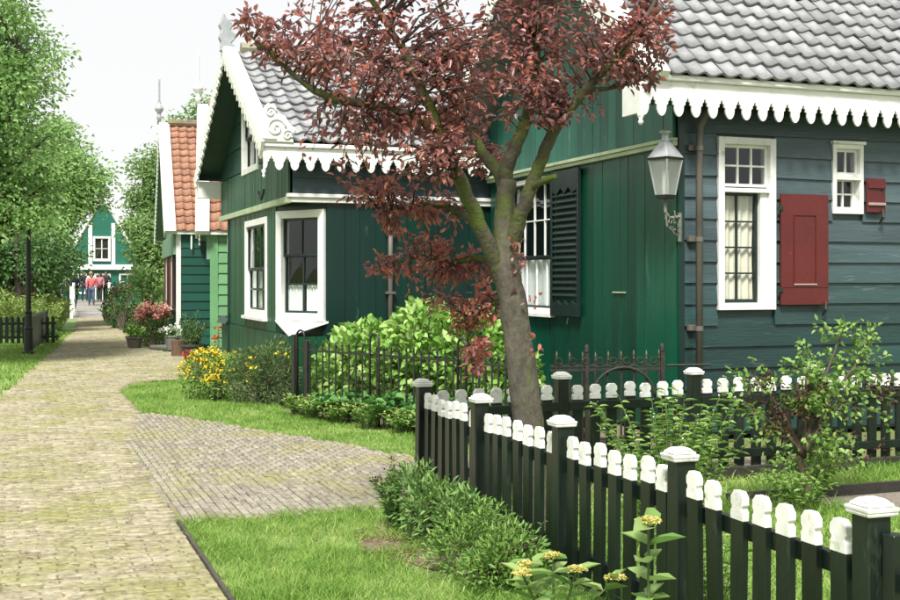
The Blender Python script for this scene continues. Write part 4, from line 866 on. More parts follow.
for sg in (-1,1): MB().hexa([f4.pt(2.9*sg,2.9,0),f4.pt(2.9*sg,2.9,-7),f4.pt(0,8.0,-7),f4.pt(0,8.0,0),f4.pt(2.9*sg,3.0,0),f4.pt(2.9*sg,3.0,-7),f4.pt(0,8.1,-7),f4.pt(0,8.1,0)]).build('roof', OTILE, H4)

# ================================================================== footbridge and railing
bd = Vector((math.sin(R(3.3)),math.cos(R(3.3)),0)); bx_ = Vector((math.cos(R(3.3)),-math.sin(R(3.3)),0)); B0 = gnd(91.5,318.5); B0.z = 0
BR = empty('footbridge', B0, 'pale plank footbridge with white railings at the end of path', 'bridge')
def bz(t): return .02+.55*math.sin(min(1,t/19)*math.pi*.5)*.62 if False else .02+.026*t
i = 0; t = 0.
while t < 18:
    a,b = B0+bd*t, B0+bd*(t+.42); z0 = bz(t)+(.02 if i % 3 == 0 else 0)
    MB().hexa([tuple(a-bx_*.75+Vector((0,0,z0-.06))),tuple(a+bx_*.75+Vector((0,0,z0-.06))),tuple(b+bx_*.75+Vector((0,0,z0-.06))),tuple(b-bx_*.75+Vector((0,0,z0-.06))),tuple(a-bx_*.75+Vector((0,0,z0))),tuple(a+bx_*.75+Vector((0,0,z0))),tuple(b+bx_*.75+Vector((0,0,z0))),tuple(b-bx_*.75+Vector((0,0,z0)))]).build('deck_plank', DECK, BR); t += .45; i += 1
for sg in (-1,1):
    for t in (0.05,5.5):
        p = B0+bd*t+bx_*(sg*.82); MB().box(p.x-.07,p.x+.07,p.y-.07,p.y+.07,0,bz(t)+1.36,).build('railing_post', WHITE, BR)
    for hh in (.65,1.25):
        a = B0+bx_*(sg*.80)+Vector((0,0,bz(0)+hh)); b = B0+bd*5.5+bx_*(sg*.80)+Vector((0,0,bz(5.5)+hh)); MB().tube([a,b],.045,4).build('handrail', WHITE, BR)
# fill ground beyond, a quay wall with plants is hidden by hedges

# ================================================================== picket fences
def cap_mesh(w, t):
    o = [(-.5,0),(-.5,.036),(-.40,.046),(-.40,.054),(-.5,.064),(-.5,.094),(-.26,.118),(.26,.118),(.5,.094),(.5,.064),(.40,.054),(.40,.046),(.5,.036),(.5,0)]
    return MB().prism([(x*w,z) for x,z in o], -t/2-.0015, t/2+.0015, Fr((0,0,0),(1,0,0),(0,0,1),(0,-1,0))).mesh('picket_cap', CAPW, bevel=.0025)
PW, PT = .090, .028
CAPM = cap_mesh(PW+.003, PT); PICK = MB().box(-PW/2,PW/2,-PT/2,PT/2,0,1).mesh('picket', FENCE, bevel=.002)
POSTM = MB().box(-.047,.047,-.047,.047,0,1).mesh('post', FENCE, bevel=.006)
pc = MB()
for a,b,z0,z1 in ((.060,.064,.0,.014),(.064,.066,.014,.030),(.056,.050,.032,.044),(.047,.030,.045,.058)):
    pc.hexa([(-a,-a,z0),(a,-a,z0),(a,a,z0),(-a,a,z0),(-b,-b,z1),(b,-b,z1),(b,b,z1),(-b,b,z1)])
PCAP = pc.mesh('post_cap', CAPW, bevel=.004)
def picket_fence(name, label, fr, n, bay, first, rail_side, cat='fence', ptop=.69, posts=None, skip_last_post=False):
    """fr.e1 runs along the fence; pickets on the outer face, rails on rail_side"""
    F = empty(name, fr.O, label, cat)
    for i in range(n+1):
        m = fr.mat(i*bay,0,0); rot = Matrix((fr.e1, fr.n, Vector((0,0,1)))).transposed().to_4x4()
        M = rot.copy(); M.translation = fr.pt(i*bay+random.uniform(-.01,.01),0,0)
        if i == n and skip_last_post: break
        h = .85+random.uniform(-.004,.004)
        p = inst('post', POSTM, F, M @ Matrix.Rotation(random.gauss(0,.008),4,'X') @ Matrix.Diagonal((1,1,h,1))); c = inst('post_cap', PCAP, p, M @ Matrix.Translation((0,0,h)))
    for i in range(n):
        a, b = i*bay+.052, (i+1)*bay-.052
        for z0,z1 in ((.60,.672),(.14,.21)):
            fbox('rail', fr, a, b, z0, z1, .0+rail_side*.028-.018, rail_side*.028+.018, FENCE, F, .003)
        k = 7; st = bay/ (k+.75)
        for j in range(k):
            s = i*bay+bay*(j+.875)/(k+.75); rot = Matrix((fr.e1, fr.n, Vector((0,0,1)))).transposed().to_4x4(); top = ptop+random.gauss(0,.007)
            M = rot.copy(); M.translation = fr.pt(s+random.gauss(0,.003), .05, -rail_side*.005)
            M = M @ Matrix.Rotation(random.gauss(0,.010),4,'Y') @ Matrix.Rotation(random.gauss(0,.006),4,'X')
            p = inst('picket', PICK, F, M @ Matrix.Diagonal((1,1,top-.05,1))); inst('picket_cap', CAPM, p, M @ Matrix.Translation((0,0,top-.05)))
    return F
picket_fence('picket_fence','black picket fence with white tips along the lawn, foreground', Fr((2.735,3.28,0),(.14,5.12,0),(0,0,1),(5.12,-.14,0)), 4, 1.281, 0, 1.0, ptop=.69)
picket_fence('picket_fence','black picket fence with white tips running behind the plum tree toward the house', Fr((4.12,8.60,0),(1,0.01,0),(0,0,1),(0.01,-1,0)), 5, 1.24, 0, 1.0, ptop=.69)
ff = Fr((2.92,8.42,0),(1.2,.18,0),(0,0,1),(.18,-1.2,0))
F2 = empty('picket_fence', ff.O, 'short white-tipped fence bay joining corner post behind the trunk', 'fence')
for z0,z1 in ((.60,.672),(.14,.21)): fbox('rail', ff, .02, 1.22, z0, z1, .028-.018, .028+.018, FENCE, F2, .003)
for j in range(7):
    M = Matrix((ff.e1, ff.n, Vector((0,0,1)))).transposed().to_4x4(); M.translation = ff.pt(.14+j*.157,.05,-.005); p = inst('picket', PICK, F2, M @ Matrix.Diagonal((1,1,.64,1))); inst('picket_cap', CAPM, p, M @ Matrix.Translation((0,0,.64)))
# gate leaf next to the last post
GT = empty('picket_gate', (2.755,3.2,0), 'white-tipped picket gate leaf beside the last fence post', 'gate'); fgt = Fr((2.755,3.215,0),(.18,-1,0),(0,0,1),(1,.18,0))
fbox('gate_stile', fgt, .0,.05,.05,.80,-.03,.03,FENCE,GT); fbox('rail', fgt, .05,1.0,.60,.67,.01,.045,FENCE,GT); fbox('rail', fgt, .05,1.0,.14,.21,.01,.045,FENCE,GT)
for j in range(6):
    M = Matrix((fgt.e1, fgt.n, Vector((0,0,1)))).transposed().to_4x4(); M.translation = fgt.pt(.16+j*.155,.05,-.01); p = inst('picket', PICK, GT, M @ Matrix.Diagonal((1,1,.62,1))); inst('picket_cap', CAPM, p, M @ Matrix.Translation((0,0,.62)))
b_ = MB().box(4.9,9.5,7.41,7.44,-.02,.085).build('bed_edging_board', EDGE, None, bevel=.004); tag(b_, 'dark tarred board edging the gravel bed behind the fence', 'edging')
b_ = MB().box(5.2,9.5,8.36,8.40,-.02,.10).build('bed_edging_board', EDGE, None, bevel=.004); tag(b_, 'low dark board along the foot of the rear picket fence', 'edging')

# ================================================================== iron fence and gate
def iron_run(parent, p, q, n, h, mat, tips, rails, tipmat):
    p, q = Vector(p), Vector(q); d = (q-p); L = d.length; d.normalize(); fr = Fr(p, d, (0,0,1))
    for z in rails: MB().box(0,L,z-.012,z+.012,-.010,.010,fr).build('rail', mat, parent)
    for i in range(n):
        s = L*(i+.5)/n; hh = h+random.gauss(0,.006)
        b = MB().tube([fr.pt(s,0,0),fr.pt(s+random.gauss(0,.004),hh,0)],.0105,6).build('bar', mat, parent)
        MB().lathe([(.009,0),(.016,.015),(.007,.03),(.014,.04),(.010,.065),(.001,.095)] if tips else [(.009,0),(.014,.012),(.002,.07)], fr.pt(s,hh,0), 6).build('spike', tipmat, b, smooth=True)
    return fr
IF = empty('iron_fence', (3.22,14.2,0), 'low black wrought iron fence with hoops in front of hydrangea', 'fence')
pA, pB_, pC = (3.22,14.25,0), (4.36,11.6,0), (4.62,10.15,0)
fra = iron_run(IF, pA, pB_, 23, .86, IRON, False, (.80,.13), IRON); frb = iron_run(IF, pB_, pC, 12, .86, IRON, False, (.80,.13), IRON)
def hoop(fr, s, w=.13, h=1.02):
    pts = [fr.pt(s-w/2,0,.02),fr.pt(s-w/2,h-w/2,.02)]+[fr.pt(s-w/2*math.cos(a),h-w/2+w/2*math.sin(a),.02) for a in [math.pi*k/8 for k in range(1,8)]]+[fr.pt(s+w/2,h-w/2,.02),fr.pt(s+w/2,0,.02)]
    MB().tube(pts,.013,6).build('hoop', IRON, IF, smooth=True)
for f_,s in ((fra,.15),(fra,1.55),(frb,.12),(frb,1.2)): hoop(f_, s, .16, 1.04)
fbox('post', fra, -.03,.03,0,.98,-.03,.03,IRON,IF); fbox('post', fra, .22,.29,0,.92,-.03,.03,IRON,IF)
IG = empty('iron_gate', (4.75,10.05,0), 'rusty wrought iron garden gate with arch and spear tips', 'gate')
frg = iron_run(IG, (4.72,10.08,0), (5.86,9.92,0), 9, .885, RUSTIRON, True, (.84,.80,.14), pm('dull_brass',(.13,.115,.07),(.08,.07,.045),rough=.5,metal=.4))
MB().tube([frg.pt(.72+.32*math.cos(a),.52+.30*math.sin(a),.02) for a in [math.pi*k/14 for k in range(15)]],.014,6).build('arch', RUSTIRON, IG, smooth=True)
for s in (.36,1.12): fbox('post', frg, s-.018,s+.018,0,.96,-.018,.018,RUSTIRON,IG); MB().lathe([(.018,0),(.026,.015),(.015,.035),(.024,.055),(.0,.09)],frg.pt(s,.96,0),8).build('post_knob', RUSTIRON, IG, smooth=True)
for i in range(8):
    s = .08+i*.135; MB().tube([frg.pt(s+.035*math.cos(t*.6),.885+.03*math.sin(t*.6),.015) for t in range(11)],.006,5).build('scroll', RUSTIRON, IG)
MB().tube([frg.pt(1.16,.83,0),frg.pt(1.62,.83,-.0)],.012,5).build('hinge_bar', RUSTIRON, IG)

# ================================================================== trees
def limb(mb, pts, rad, sides=8, sub=4, wob=.008):
    """smooth tapered limb through the points (Catmull-Rom)"""
    P = [Vector(p) for p in pts]; P = [P[0]*2-P[1]]+P+[P[-1]*2-P[-2]]; out=[]; rr=[]
    for i in range(1,len(P)-2):
        for k in range(sub):
            t = k/sub; a,b,c,d = P[i-1],P[i],P[i+1],P[i+2]
            q = ((b*2)+(c-a)*t+(a*2-b*5+c*4-d)*t*t+(b*3-a-c*3+d)*t**3)*.5
            out.append(q+Vector((random.gauss(0,wob),random.gauss(0,wob),0))*.4); rr.append((rad[i-1]*(1-t)+rad[i]*t)*random.uniform(.97,1.03))
    out.append(P[-2]); rr.append(rad[-1]); mb.tube(out, rr, sides); return list(zip(out, rr))
def grow(nodes, targets, mb, r0, leafn, spread, sag=.0, sides=5):
    """a branch from the nearest limb node to every target; returns leaf points and directions"""
    NP = np.array([tuple(p) for p,_ in nodes]); NR = np.array([r for _,r in nodes]); LP=[]; LD=[]
    for t in targets:
        T = np.array(t); dd = np.linalg.norm(NP-T,axis=1)+np.maximum(0,NP[:,2]-T[2])*.5; i = int(np.argmin(dd)); a = Vector(NP[i]); b = Vector(t); ln = (b-a).length
        if ln > 2.6: continue
        m1 = a.lerp(b,.4)+Vector((random.gauss(0,.06),random.gauss(0,.06),.10))*ln; m2 = a.lerp(b,.75)+Vector((random.gauss(0,.05),random.gauss(0,.05),.06-sag))*ln
        r = min(r0*(.5+ln*.6), NR[i]*.7); mb.tube([a,m1,m2,b],[r,r*.7,r*.45,r*.2],sides,cap=False)
        for j in range(leafn):
            s = 1-random.random()**1.5*.75
            p = (a.lerp(m1,s/.4) if s < .4 else (m1.lerp(m2,(s-.4)/.35) if s < .75 else m2.lerp(b,(s-.75)/.25)))
            off = Vector(rvec(1)[0])*spread*random.random()**.6; LP.append(tuple(p+off)); d = off.normalized()+(b-a).normalized()*.6+Vector((0,0,-.15)); LD.append(tuple(d))
            if random.random() < .10: mb.tube([p,p+off],[.0035,.0018],3,cap=False)
    return np.array(LP), np.array(LD)
# ---- purple plum
PL = empty('plum_tree', at(533,533,7.9)*1.0, 'purple-leaved plum tree with mossy forked trunk behind the front fence', 'tree'); PL.location.z = 0; PM[PL.name] = Matrix.Translation(PL.location)
D0 = 7.75
def pp(*a): return [at(u,v,d) for u,v,d in a]
tb = MB(); tw = MB(); nodes = []
base = at(536,533,D0); base.z = -.05
limb(tb, [base, at(532,480,D0), at(528,420,D0), at(521,360,D0), at(513,305,D0), at(507,270,D0), at(505,240,D0), at(505,205,D0), at(508,180,D0)], [.128,.110,.103,.097,.093,.088,.078,.066,.058], 14)
tb.build('trunk', BARK, PL, smooth=True, recalc=False)
def plimb(pts, rad, sides):
    m_ = MB(); r_ = limb(m_, pts, rad, sides); m_.build('limb', MOSSLIMB, PL, smooth=True, recalc=False); return r_
nodes += plimb(pp((512,310,D0),(501,275,D0),(486,240,7.68),(471,205,7.62),(457,172,7.55),(438,128,7.5),(420,85,7.45),(400,45,7.4),(372,0,7.35),(350,-50,7.3)), [.04,.060,.054,.048,.043,.037,.031,.025,.018,.010], 10)[8:]
nodes += plimb(pp((508,190,D0),(506,172,D0),(514,150,D0),(524,125,7.8),(534,85,7.85),(536,40,7.9),(530,-10,7.95),(525,-80,8.0),(515,-150,8.0)), [.05,.050,.047,.042,.036,.030,.024,.018,.010], 10)[3:]
nodes += plimb(pp((506,200,D0),(498,172,7.85),(484,155,7.95),(474,135,8.0),(462,100,8.1),(455,50,8.2),(440,0,8.3),(420,-60,8.3)), [.04,.044,.038,.033,.028,.022,.016,.010], 9)[3:]
nodes += plimb(pp((509,262,D0),(515,232,7.7),(524,205,7.65),(534,180,7.62),(545,150,7.6),(562,118,7.55),(586,90,7.5),(618,55,7.45),(648,15,7.4),(668,-30,7.4)), [.04,.052,.047,.044,.040,.036,.030,.023,.016,.009], 10)[4:]
nodes += plimb(pp((438,128,7.5),(400,112,7.3),(362,103,7.15),(330,98,7.05),(300,80,7.0),(268,52,6.95),(238,25,6.9)), [.034,.034,.032,.026,.018,.011,.005], 8)
nodes += plimb(pp((480,228,7.65),(462,214,7.9),(436,204,8.0),(405,208,8.0),(380,214,8.0)), [.03,.026,.022,.014,.006], 7)
nodes += plimb(pp((497,268,D0),(478,258,7.9),(452,262,8.0),(425,256,8.05),(396,262,8.1),(372,268,8.1)), [.026,.022,.018,.013,.009,.004], 6)
nodes += plimb(pp((508,300,D0),(490,305,7.95),(474,322,8.0),(468,345,8.05),(476,375,8.05)), [.022,.018,.014,.010,.004], 6)
nodes += plimb(pp((586,90,7.5),(610,88,7.7),(640,80,7.8),(662,70,7.8)), [.02,.016,.010,.004], 6)
nodes += plimb(pp((420,85,7.45),(385,60,7.6),(345,40,7.7),(310,22,7.7)), [.022,.018,.012,.006], 6)
# pruned stub
plimb(pp((531,188,7.62),(543,181,7.55),(556,176,7.5)), [.028,.022,.018], 8)
BL = [  # u, v, ru, rv, depth, rdepth, clusters
 (450,55,95,75,7.6,.75,118),(545,42,90,60,7.7,.75,104),(365,60,75,60,7.3,.6,66),(625,38,48,45,7.5,.5,40),(305,42,62,40,7.0,.45,32),(255,30,32,20,6.95,.3,9),
 (390,150,55,45,7.5,.5,52),(340,135,35,36,7.2,.4,12),(450,125,50,36,8.2,.3,26),(565,100,42,28,7.7,.4,18),(505,105,48,32,7.35,.25,24),(430,145,45,32,7.2,.2,22),(545,115,30,24,7.3,.2,8),(490,160,40,18,8.1,.15,10),(640,70,26,20,7.7,.3,14),(655,15,30,26,7.5,.4,22),
 (425,215,55,24,8.0,.3,24),(440,262,55,20,8.05,.3,34),(392,265,24,12,8.1,.2,8),(472,300,28,38,8.0,.25,26),(480,355,14,38,8.05,.2,12),(432,300,26,16,8.05,.2,7),(360,185,32,16,7.6,.3,8),(395,205,28,12,8.0,.2,8),
 (470,-60,150,60,7.7,.9,110),(560,-80,100,60,7.7,.8,60),(360,-50,80,50,7.4,.6,50),(500,-150,120,60,7.8,.8,60)]
T = []
for (u,v,ru,rv,d,rd,n) in BL:
    for i in range(n):
        q = rvec(1)[0]*random.random()**.4; T.append(at(u+q[0]*ru, v+q[1]*rv, d+q[2]*rd))
LP, LD = grow(nodes, T, tw, .010, 15, .060)
# sprigs right on the trunk
for (u,v,n) in ((520,262,16),(516,245,10),(534,345,9),(533,302,7),(517,278,6)):
    p = np.array(at(u,v,7.6))+rng.normal(size=(n,3))*.035; LP = np.concatenate([LP,p]); LD = np.concatenate([LD, rvec(n)])
nq = np.array([mnoise.noise(Vector(q*3.2)) for q in LP]); n = len(LP); low = nq*.35+np.clip((1.9-LP[:,2])*.2,-.1,.2)
leaf_obj('foliage', LP, LD, np.array([0,0,1.0])+rng.normal(size=(n,3))*.7, .053*rng.uniform(.45,1.3,n), .030*rng.uniform(.65,1.15,n), L_PLUM, PL, rnd=np.clip(rng.beta(1.6,2.0,n)+low,0,1), droop=.25)
tw.build('twigs', TWIG, PL, recalc=False)['kind'] = 'stuff'

def leafy_tree(name, label, base, height, blobs, nclus, leafn, L, W, mat, spread, trunk_r=.14, group=None, tmat=None, reach=3.2):
    """trunk, limbs to every part of the crown, twigs and leaf clusters through its volume"""
    e = empty(name, base, label, 'tree', group); b = Vector(base); mb = MB(); tot = sum(q[3]*q[3]*q[4] for q in blobs)
    top = b+Vector((0,0,height*.8)); nodes = limb(mb, [b, b+Vector((.05,.03,height*.2)), b+Vector((-.05,.05,height*.45)), top], [trunk_r*1.2,trunk_r,trunk_r*.75,trunk_r*.25], 10)
    for (x,y,z,r,rz) in blobs:
        for k in range(5):
            q = rvec(1)[0]*.6; t = Vector((x+q[0]*r, y+q[1]*r, z+q[2]*rz)); s = b+Vector((0,0,min(height*.75, max(height*.2, t.z*.55))))
            nodes += limb(mb, [s, s.lerp(t,.5)+Vector((0,0,.15)), t], [trunk_r*.4,trunk_r*.28,trunk_r*.08], 6)
    mb.build('trunk', tmat or TRUNK2, e, smooth=True, recalc=False); tw = MB(); T=[]
    for (x,y,z,r,rz) in blobs:
        p, d = hull_pts(int(nclus*r*r*rz/tot), (x,y,z), (r,r,rz), .35); T += [tuple(q) for q in p]
    NP = np.array([tuple(p) for p,_ in nodes]); LP=[]; LD=[]
    for t in T:
        i = int(np.argmin(np.linalg.norm(NP-np.array(t),axis=1))); a = Vector(NP[i]); bb = Vector(t); tw.tube([a,a.lerp(bb,.5)+Vector((0,0,.05)),bb],[.016,.010,.004],3,cap=False)
        off = rng.normal(size=(leafn,3))*spread*np.array([1,1,.62]); LP.append(np.array(t)+off); LD.append(unit(off)+np.array([0,0,-.25])+rng.normal(size=(leafn,3))*.4)
    tw.build('branches', tmat or TRUNK2, e, recalc=False)['kind'] = 'stuff'; LP = np.concatenate(LP); LD = np.concatenate(LD); n = len(LP)
    cl = np.repeat(rng.normal(0,.16,len(T)), leafn)
    leaf_obj('crown', LP, LD, np.array([0,0,1.0])+rng.normal(size=(n,3))*.6, L*rng.uniform(.65,1.2,n), W*rng.uniform(.7,1.2,n), mat, e, rnd=np.clip(.5+cl+rng.normal(0,.2,n),0,1))
    return e
def bl(u, v, d, r, rz): p = at(u,v,d); return (p.x,p.y,p.z,r,rz)
b0 = gnd(-46,362); 
leafy_tree('linden_tree','large light green leafy tree overhanging the lamp post', (b0.x,b0.y,0), 7.5, [bl(-60,60,23.5,2.2,1.9),bl(-25,110,23,1.6,1.3),bl(0,60,23.5,1.15,1.1),bl(-10,170,22.5,1.25,.9),bl(30,150,23.2,.75,.75),bl(15,205,22.5,.85,.55),bl(-30,215,22.5,1.2,.6),bl(-80,160,23,1.9,1.5),bl(-60,-60,24,2.0,1.8),bl(45,200,23.2,.5,.5)], 760, 64, .105, .07, L_LINDEN, .20, .20, 'green trees left of the path')
b0 = at(30,320,40); b0.z = 0
leafy_tree('linden_tree','smaller round green tree further along the path near the bridge', b0, 6.5, [bl(35,185,41,1.9,1.6),bl(65,185,41,1.2,1.2),bl(82,180,41.5,.85,.7),bl(62,222,40,.7,.6),bl(45,240,39,.9,.6),bl(15,235,40,1.7,.9),bl(55,145,42,1.2,.9),bl(98,200,41.5,.5,.4)], 460, 60, .15, .10, L_LINDEN, .26, .18, 'green trees left of the path')
b0 = at(18,300,36); b0.z = 0
leafy_tree('shade_tree','dark green tree standing in the shade behind the hedge', b0, 4.5, [bl(15,262,36.5,1.6,.8),bl(40,258,37,1.3,.7),bl(-15,255,37,1.6,.9)], 150, 55, .14, .09, L_DARKTREE, .25, .12)
b0 = at(150,300,47); b0.z = 0
leafy_tree('garden_tree','open airy tree beyond the dark green clapboard house', b0, 7.0, [bl(154,205,47,.9,1.5),bl(140,160,47,.5,.4),bl(157,165,47,.7,.9),bl(147,235,46,.8,.8),bl(160,250,46,1.1,1.3),bl(133,190,47,.4,.25),bl(154,280,45,.9,.7),bl(133,228,46,.35,.3)], 260, 42, .16, .10, L_FARTREE, .24, .13)
b0 = at(196,300,60); b0.z = 0
leafy_tree('backyard_tree','tree top showing above the orange tile ridge', b0, 9, [bl(196,130,60,1.2,1.2),bl(206,112,60,.8,.7),bl(190,160,60,1.4,1.5)], 90, 46, .2, .13, L_FARTREE, .3, .15)
for i,(u,v,d,r,rz,lab) in enumerate(((12,272,70,3.6,2.6,'dense green tree in the distance left of the teal gable'),(150,262,95,3.2,3.4,'distant green tree right of the teal gabled house'),(-30,262,66,4,3.6,'distant green tree at the far left edge of lawn'))):
    b0 = at(u,300,d); b0.z = 0; leafy_tree('distant_tree', lab, b0, 5.5, [bl(u,v,d,r,rz),bl(u-12,v+12,d,r*.8,rz*.7)], 150, 40, .32, .22, L_DARKTREE if i != 1 else L_FARTREE, .5, .2, 'trees in the distance')

# ================================================================== plants
dome_bush('hydrangea_bush','large light green hydrangea mound behind the iron fence','shrub',(4.35,13.2,0),[(4.05,13.9,.55,.55,.62),(4.55,13.2,.68,.62,.72),(4.95,12.6,.72,.52,.66),(3.85,14.3,.40,.40,.48),(4.5,12.9,.95,.42,.40),(5.2,12.3,.5,.4,.5)], 5200, .115, .085, L_HYDR, inner=.62)
HG_ = 'broad-leaved plants under the iron fence'
for i,(x,y,h,r) in enumerate(((3.55,13.35,.42,.30),(3.95,12.45,.46,.34),(4.25,11.75,.48,.36),(4.15,12.2,.36,.28),(4.62,10.75,.50,.32),(4.95,10.5,.55,.34),(5.3,10.45,.5,.3))):
    stems_plant('hosta','broad green leafy plant at the foot of the iron fence' if y > 11 else 'broad green leafy plant standing beside the iron gate','plant',(x,y,0),h,r,22,4,.17,.11,L_HOSTA,HG_,droop=.35,start=.55,rise=.35)
for i,(x,y) in enumerate(((3.30,13.70),(3.45,13.15),(3.68,12.6),(3.9,12.1),(4.08,11.6),(4.25,11.15),(3.22,14.05))):
    stems_plant('ground_plant','small pale-flowered ground plant along the lawn edge by the iron fence','plant',(x,y,0),.30,.26,32,7,.065,.036,L_BUSHLT,'low plants edging the lawn',flower=F_PALEYEL,fl_n=2,fl_L=.02)
dome_bush('yellow_flower_bush','bush of bright yellow flowers on the lawn corner','flower bush',(2.62,16.35,0),[(2.45,16.5,.32,.34,.36),(2.75,16.2,.30,.36,.36),(2.55,16.7,.42,.28,.28)],2600,.06,.022,L_BUSHLT,flower=F_YEL,fn=300,fL=.036)
dome_bush('evergreen_bush','dark feathery green bush between yellow flowers and iron fence','shrub',(3.1,15.75,0),[(3.0,15.8,.34,.34,.42),(3.25,15.55,.36,.32,.42),(3.35,15.9,.5,.25,.34)],4200,.075,.012,L_HEATH,flower=F_YEL,fn=26,fL=.035,up=.9)
stems_plant('poppy_plant','red poppies rising among the yellow flowers','flower',(2.42,17.0,0),.72,.30,9,5,.07,.025,L_HEATH,flower=F_RED,fl_n=7,fl_L=.055)
stems_plant('red_spike_plant','thin plant with red flower spike before the light green wall','flower',(3.35,20.5,0),1.05,.12,3,6,.08,.03,L_HEATH,flower=F_RED,fl_n=12,fl_L=.05)
# garden behind the front fence
stems_plant('garden_shrub','spindly light green shrub with long pointed leaves behind picket fence','shrub',(4.18,7.0,0),.98,.54,54,20,.080,.022,L_ROSE,stemmat=STEM,rise=.35,droop=.3,stem_r=.005,flower=F_WHITE,fl_n=1,fl_L=.014)
stems_plant('garden_shrub','low leafy shrub against the front fence pickets','shrub',(3.65,6.2,0),.62,.45,24,16,.07,.024,L_BUSHLT,rise=.35,droop=.3)
cb = Vector((5.42,7.22,0)); CU = empty('currant_shrub', cb, 'old shrub with bare brown trunk and sparse round leaves by the bed', 'shrub'); mb = MB(); tw = MB()
nd = limb(mb,[cb,cb+Vector((.03,0,.15)),cb+Vector((-.02,.02,.32)),cb+Vector((.02,0,.45))],[.045,.036,.030,.026],9)
for dx,dy,hh in ((-.25,.1,.85),(-.05,-.1,.95),(.15,.1,1.05),(.32,0,1.2),(.45,.1,.9),(-.4,0,.7),(.55,-.05,1.15),(.2,-.15,.75)):
    nd += limb(mb,[cb+Vector((0,0,.36)),cb+Vector((dx*.4,dy*.5,.36+(hh-.36)*.5)),cb+Vector((dx,dy,hh))],[.024,.014,.006],6)
mb.build('trunk', WOODSTEM, CU, smooth=True, recalc=False)
T = [tuple(cb+Vector((random.gauss(.12,.30),random.gauss(0,.16),random.uniform(.30,1.12)))) for _ in range(120)]+[tuple(cb+Vector((.42+random.gauss(0,.12),random.gauss(0,.1),random.uniform(.9,1.34)))) for _ in range(22)]
LP,LD = grow(nd,T,tw,.005,11,.05); tw.build('twigs', WOODSTEM, CU, recalc=False)['kind'] = 'stuff'; n=len(LP); leaf_obj('foliage',LP,LD,np.array([0,0,1.])+rng.normal(size=(n,3))*.6,.047*rng.uniform(.6,1.2,n),.036*rng.uniform(.7,1.1,n),L_ROSE,CU)
T = [tuple(cb+Vector((-.22+random.gauss(0,.14),random.gauss(0,.1),random.uniform(.5,1.0)))) for _ in range(40)]+[tuple(cb+Vector((.78+random.gauss(0,.06),random.gauss(0,.06),random.uniform(.35,.9)))) for _ in range(12)]
tw = MB(); LP,LD = grow(nd,T,tw,.004,12,.04); n=len(LP); leaf_obj('withered_foliage',LP,LD,np.array([0,0,1.])+rng.normal(size=(n,3))*.7,.04,.02,L_BRONZE,CU)
stems_plant('ground_plant','low leafy plant around the foot of the old bare-trunked shrub','plant',(5.2,7.0,0),.36,.32,28,10,.06,.026,L_ROSE,rise=.4)
stems_plant('ground_plant','tuft of pale leaves right behind the bed edging board','plant',(5.85,7.65,0),.34,.30,24,10,.06,.022,L_BUSHLT,rise=.5)
stems_plant('garden_shrub','small green shrub inside the fence near its second post','shrub',(3.25,5.1,0),.48,.34,22,12,.06,.024,L_BUSHLT,rise=.4,droop=.25)
# outside the front fence, foreground
dome_bush('fence_bush','dense dark green bush growing against the corner of front fence','shrub',(2.42,7.15,0),[(2.46,7.35,.20,.20,.27),(2.48,6.95,.18,.22,.25),(2.52,6.6,.2,.18,.22)],2600,.055,.017,L_BUSH,up=.9,inner=.4)
stems_plant('speedwell_plant','upright leafy plant with dark brown flower spikes by the corner post','plant',(2.38,7.42,0),.50,.20,26,20,.055,.016,L_BUSH,flower=F_MAROON,fl_n=8,fl_L=.018,rise=.5)
dome_bush('fence_bush','bright green fine-leaved bush in front of the fence pickets','shrub',(2.38,5.95,0),[(2.36,6.15,.12,.22,.23),(2.47,5.75,.13,.20,.23),(2.34,5.75,.08,.17,.18),(2.52,6.2,.18,.17,.22)],4200,.042,.014,L_BUSHLT,up=.9,inner=.4)
stems_plant('fence_bush_shoots','young light shoots standing out of the fine-leaved bush','plant',(2.44,5.9,0),.42,.26,24,16,.04,.014,L_BUSHLT,rise=.6)
def umbel_plant(label, base, h, nst, spread, L, W, nl, heads=True, group=None):
    e = empty('viburnum_plant', base, label, 'plant', group); b = Vector(base); mb = MB(); P=[]; D=[]; HP=[]
    for i in range(nst):
        th = i*2.4+random.random(); q = (i/nst)**.5 if nst > 1 else .1; hh = h*(1-.35*q*random.random())
        p0 = b+Vector((math.cos(th),math.sin(th),0))*.05*q; p2 = b+Vector((math.cos(th)*spread*q, math.sin(th)*spread*q, hh)); p1 = p0.lerp(p2,.5)+Vector((0,0,.05))
        mb.tube([p0,p1,p2],[.007,.006,.0045],6,cap=False)
        for j in range(nl):
            t = .35+.62*j/max(1,nl-1); p = p0.lerp(p1,t*2) if t < .5 else p1.lerp(p2,t*2-1)
            for s in (0,math.pi): a = j*1.57+s+random.gauss(0,.2)+th; P.append(tuple(p)); D.append((math.cos(a),math.sin(a),.55+random.gauss(0,.2)))
        if heads and (i % 4 != 3): HP.append(p2)
    mb.build('stem', STEM, e, smooth=True, recalc=False); n=len(P)
    leaf_obj('foliage',P,D,np.array([0,0,1.])+rng.normal(size=(n,3))*.2,L*rng.uniform(.7,1.15,n),W*rng.uniform(.8,1.1,n),L_VIB,e,droop=.3,fold=.18)
    for p in HP:
        k = 150; rr = .048*np.sqrt(rng.random(k)); a = rng.random(k)*6.283; q = np.stack([p.x+rr*np.cos(a),p.y+rr*np.sin(a),p.z+.012+.008*rng.random(k)-rr**2*6],1)
        leaf_obj('flower_head', np.repeat(q,2,0), rvec(2*k)*np.array([1,1,.5])+np.array([0,0,.4]), np.array([0,0,1.])+rng.normal(size=(2*k,3))*.5, .010, .009, F_PALEYEL, e)
    return e
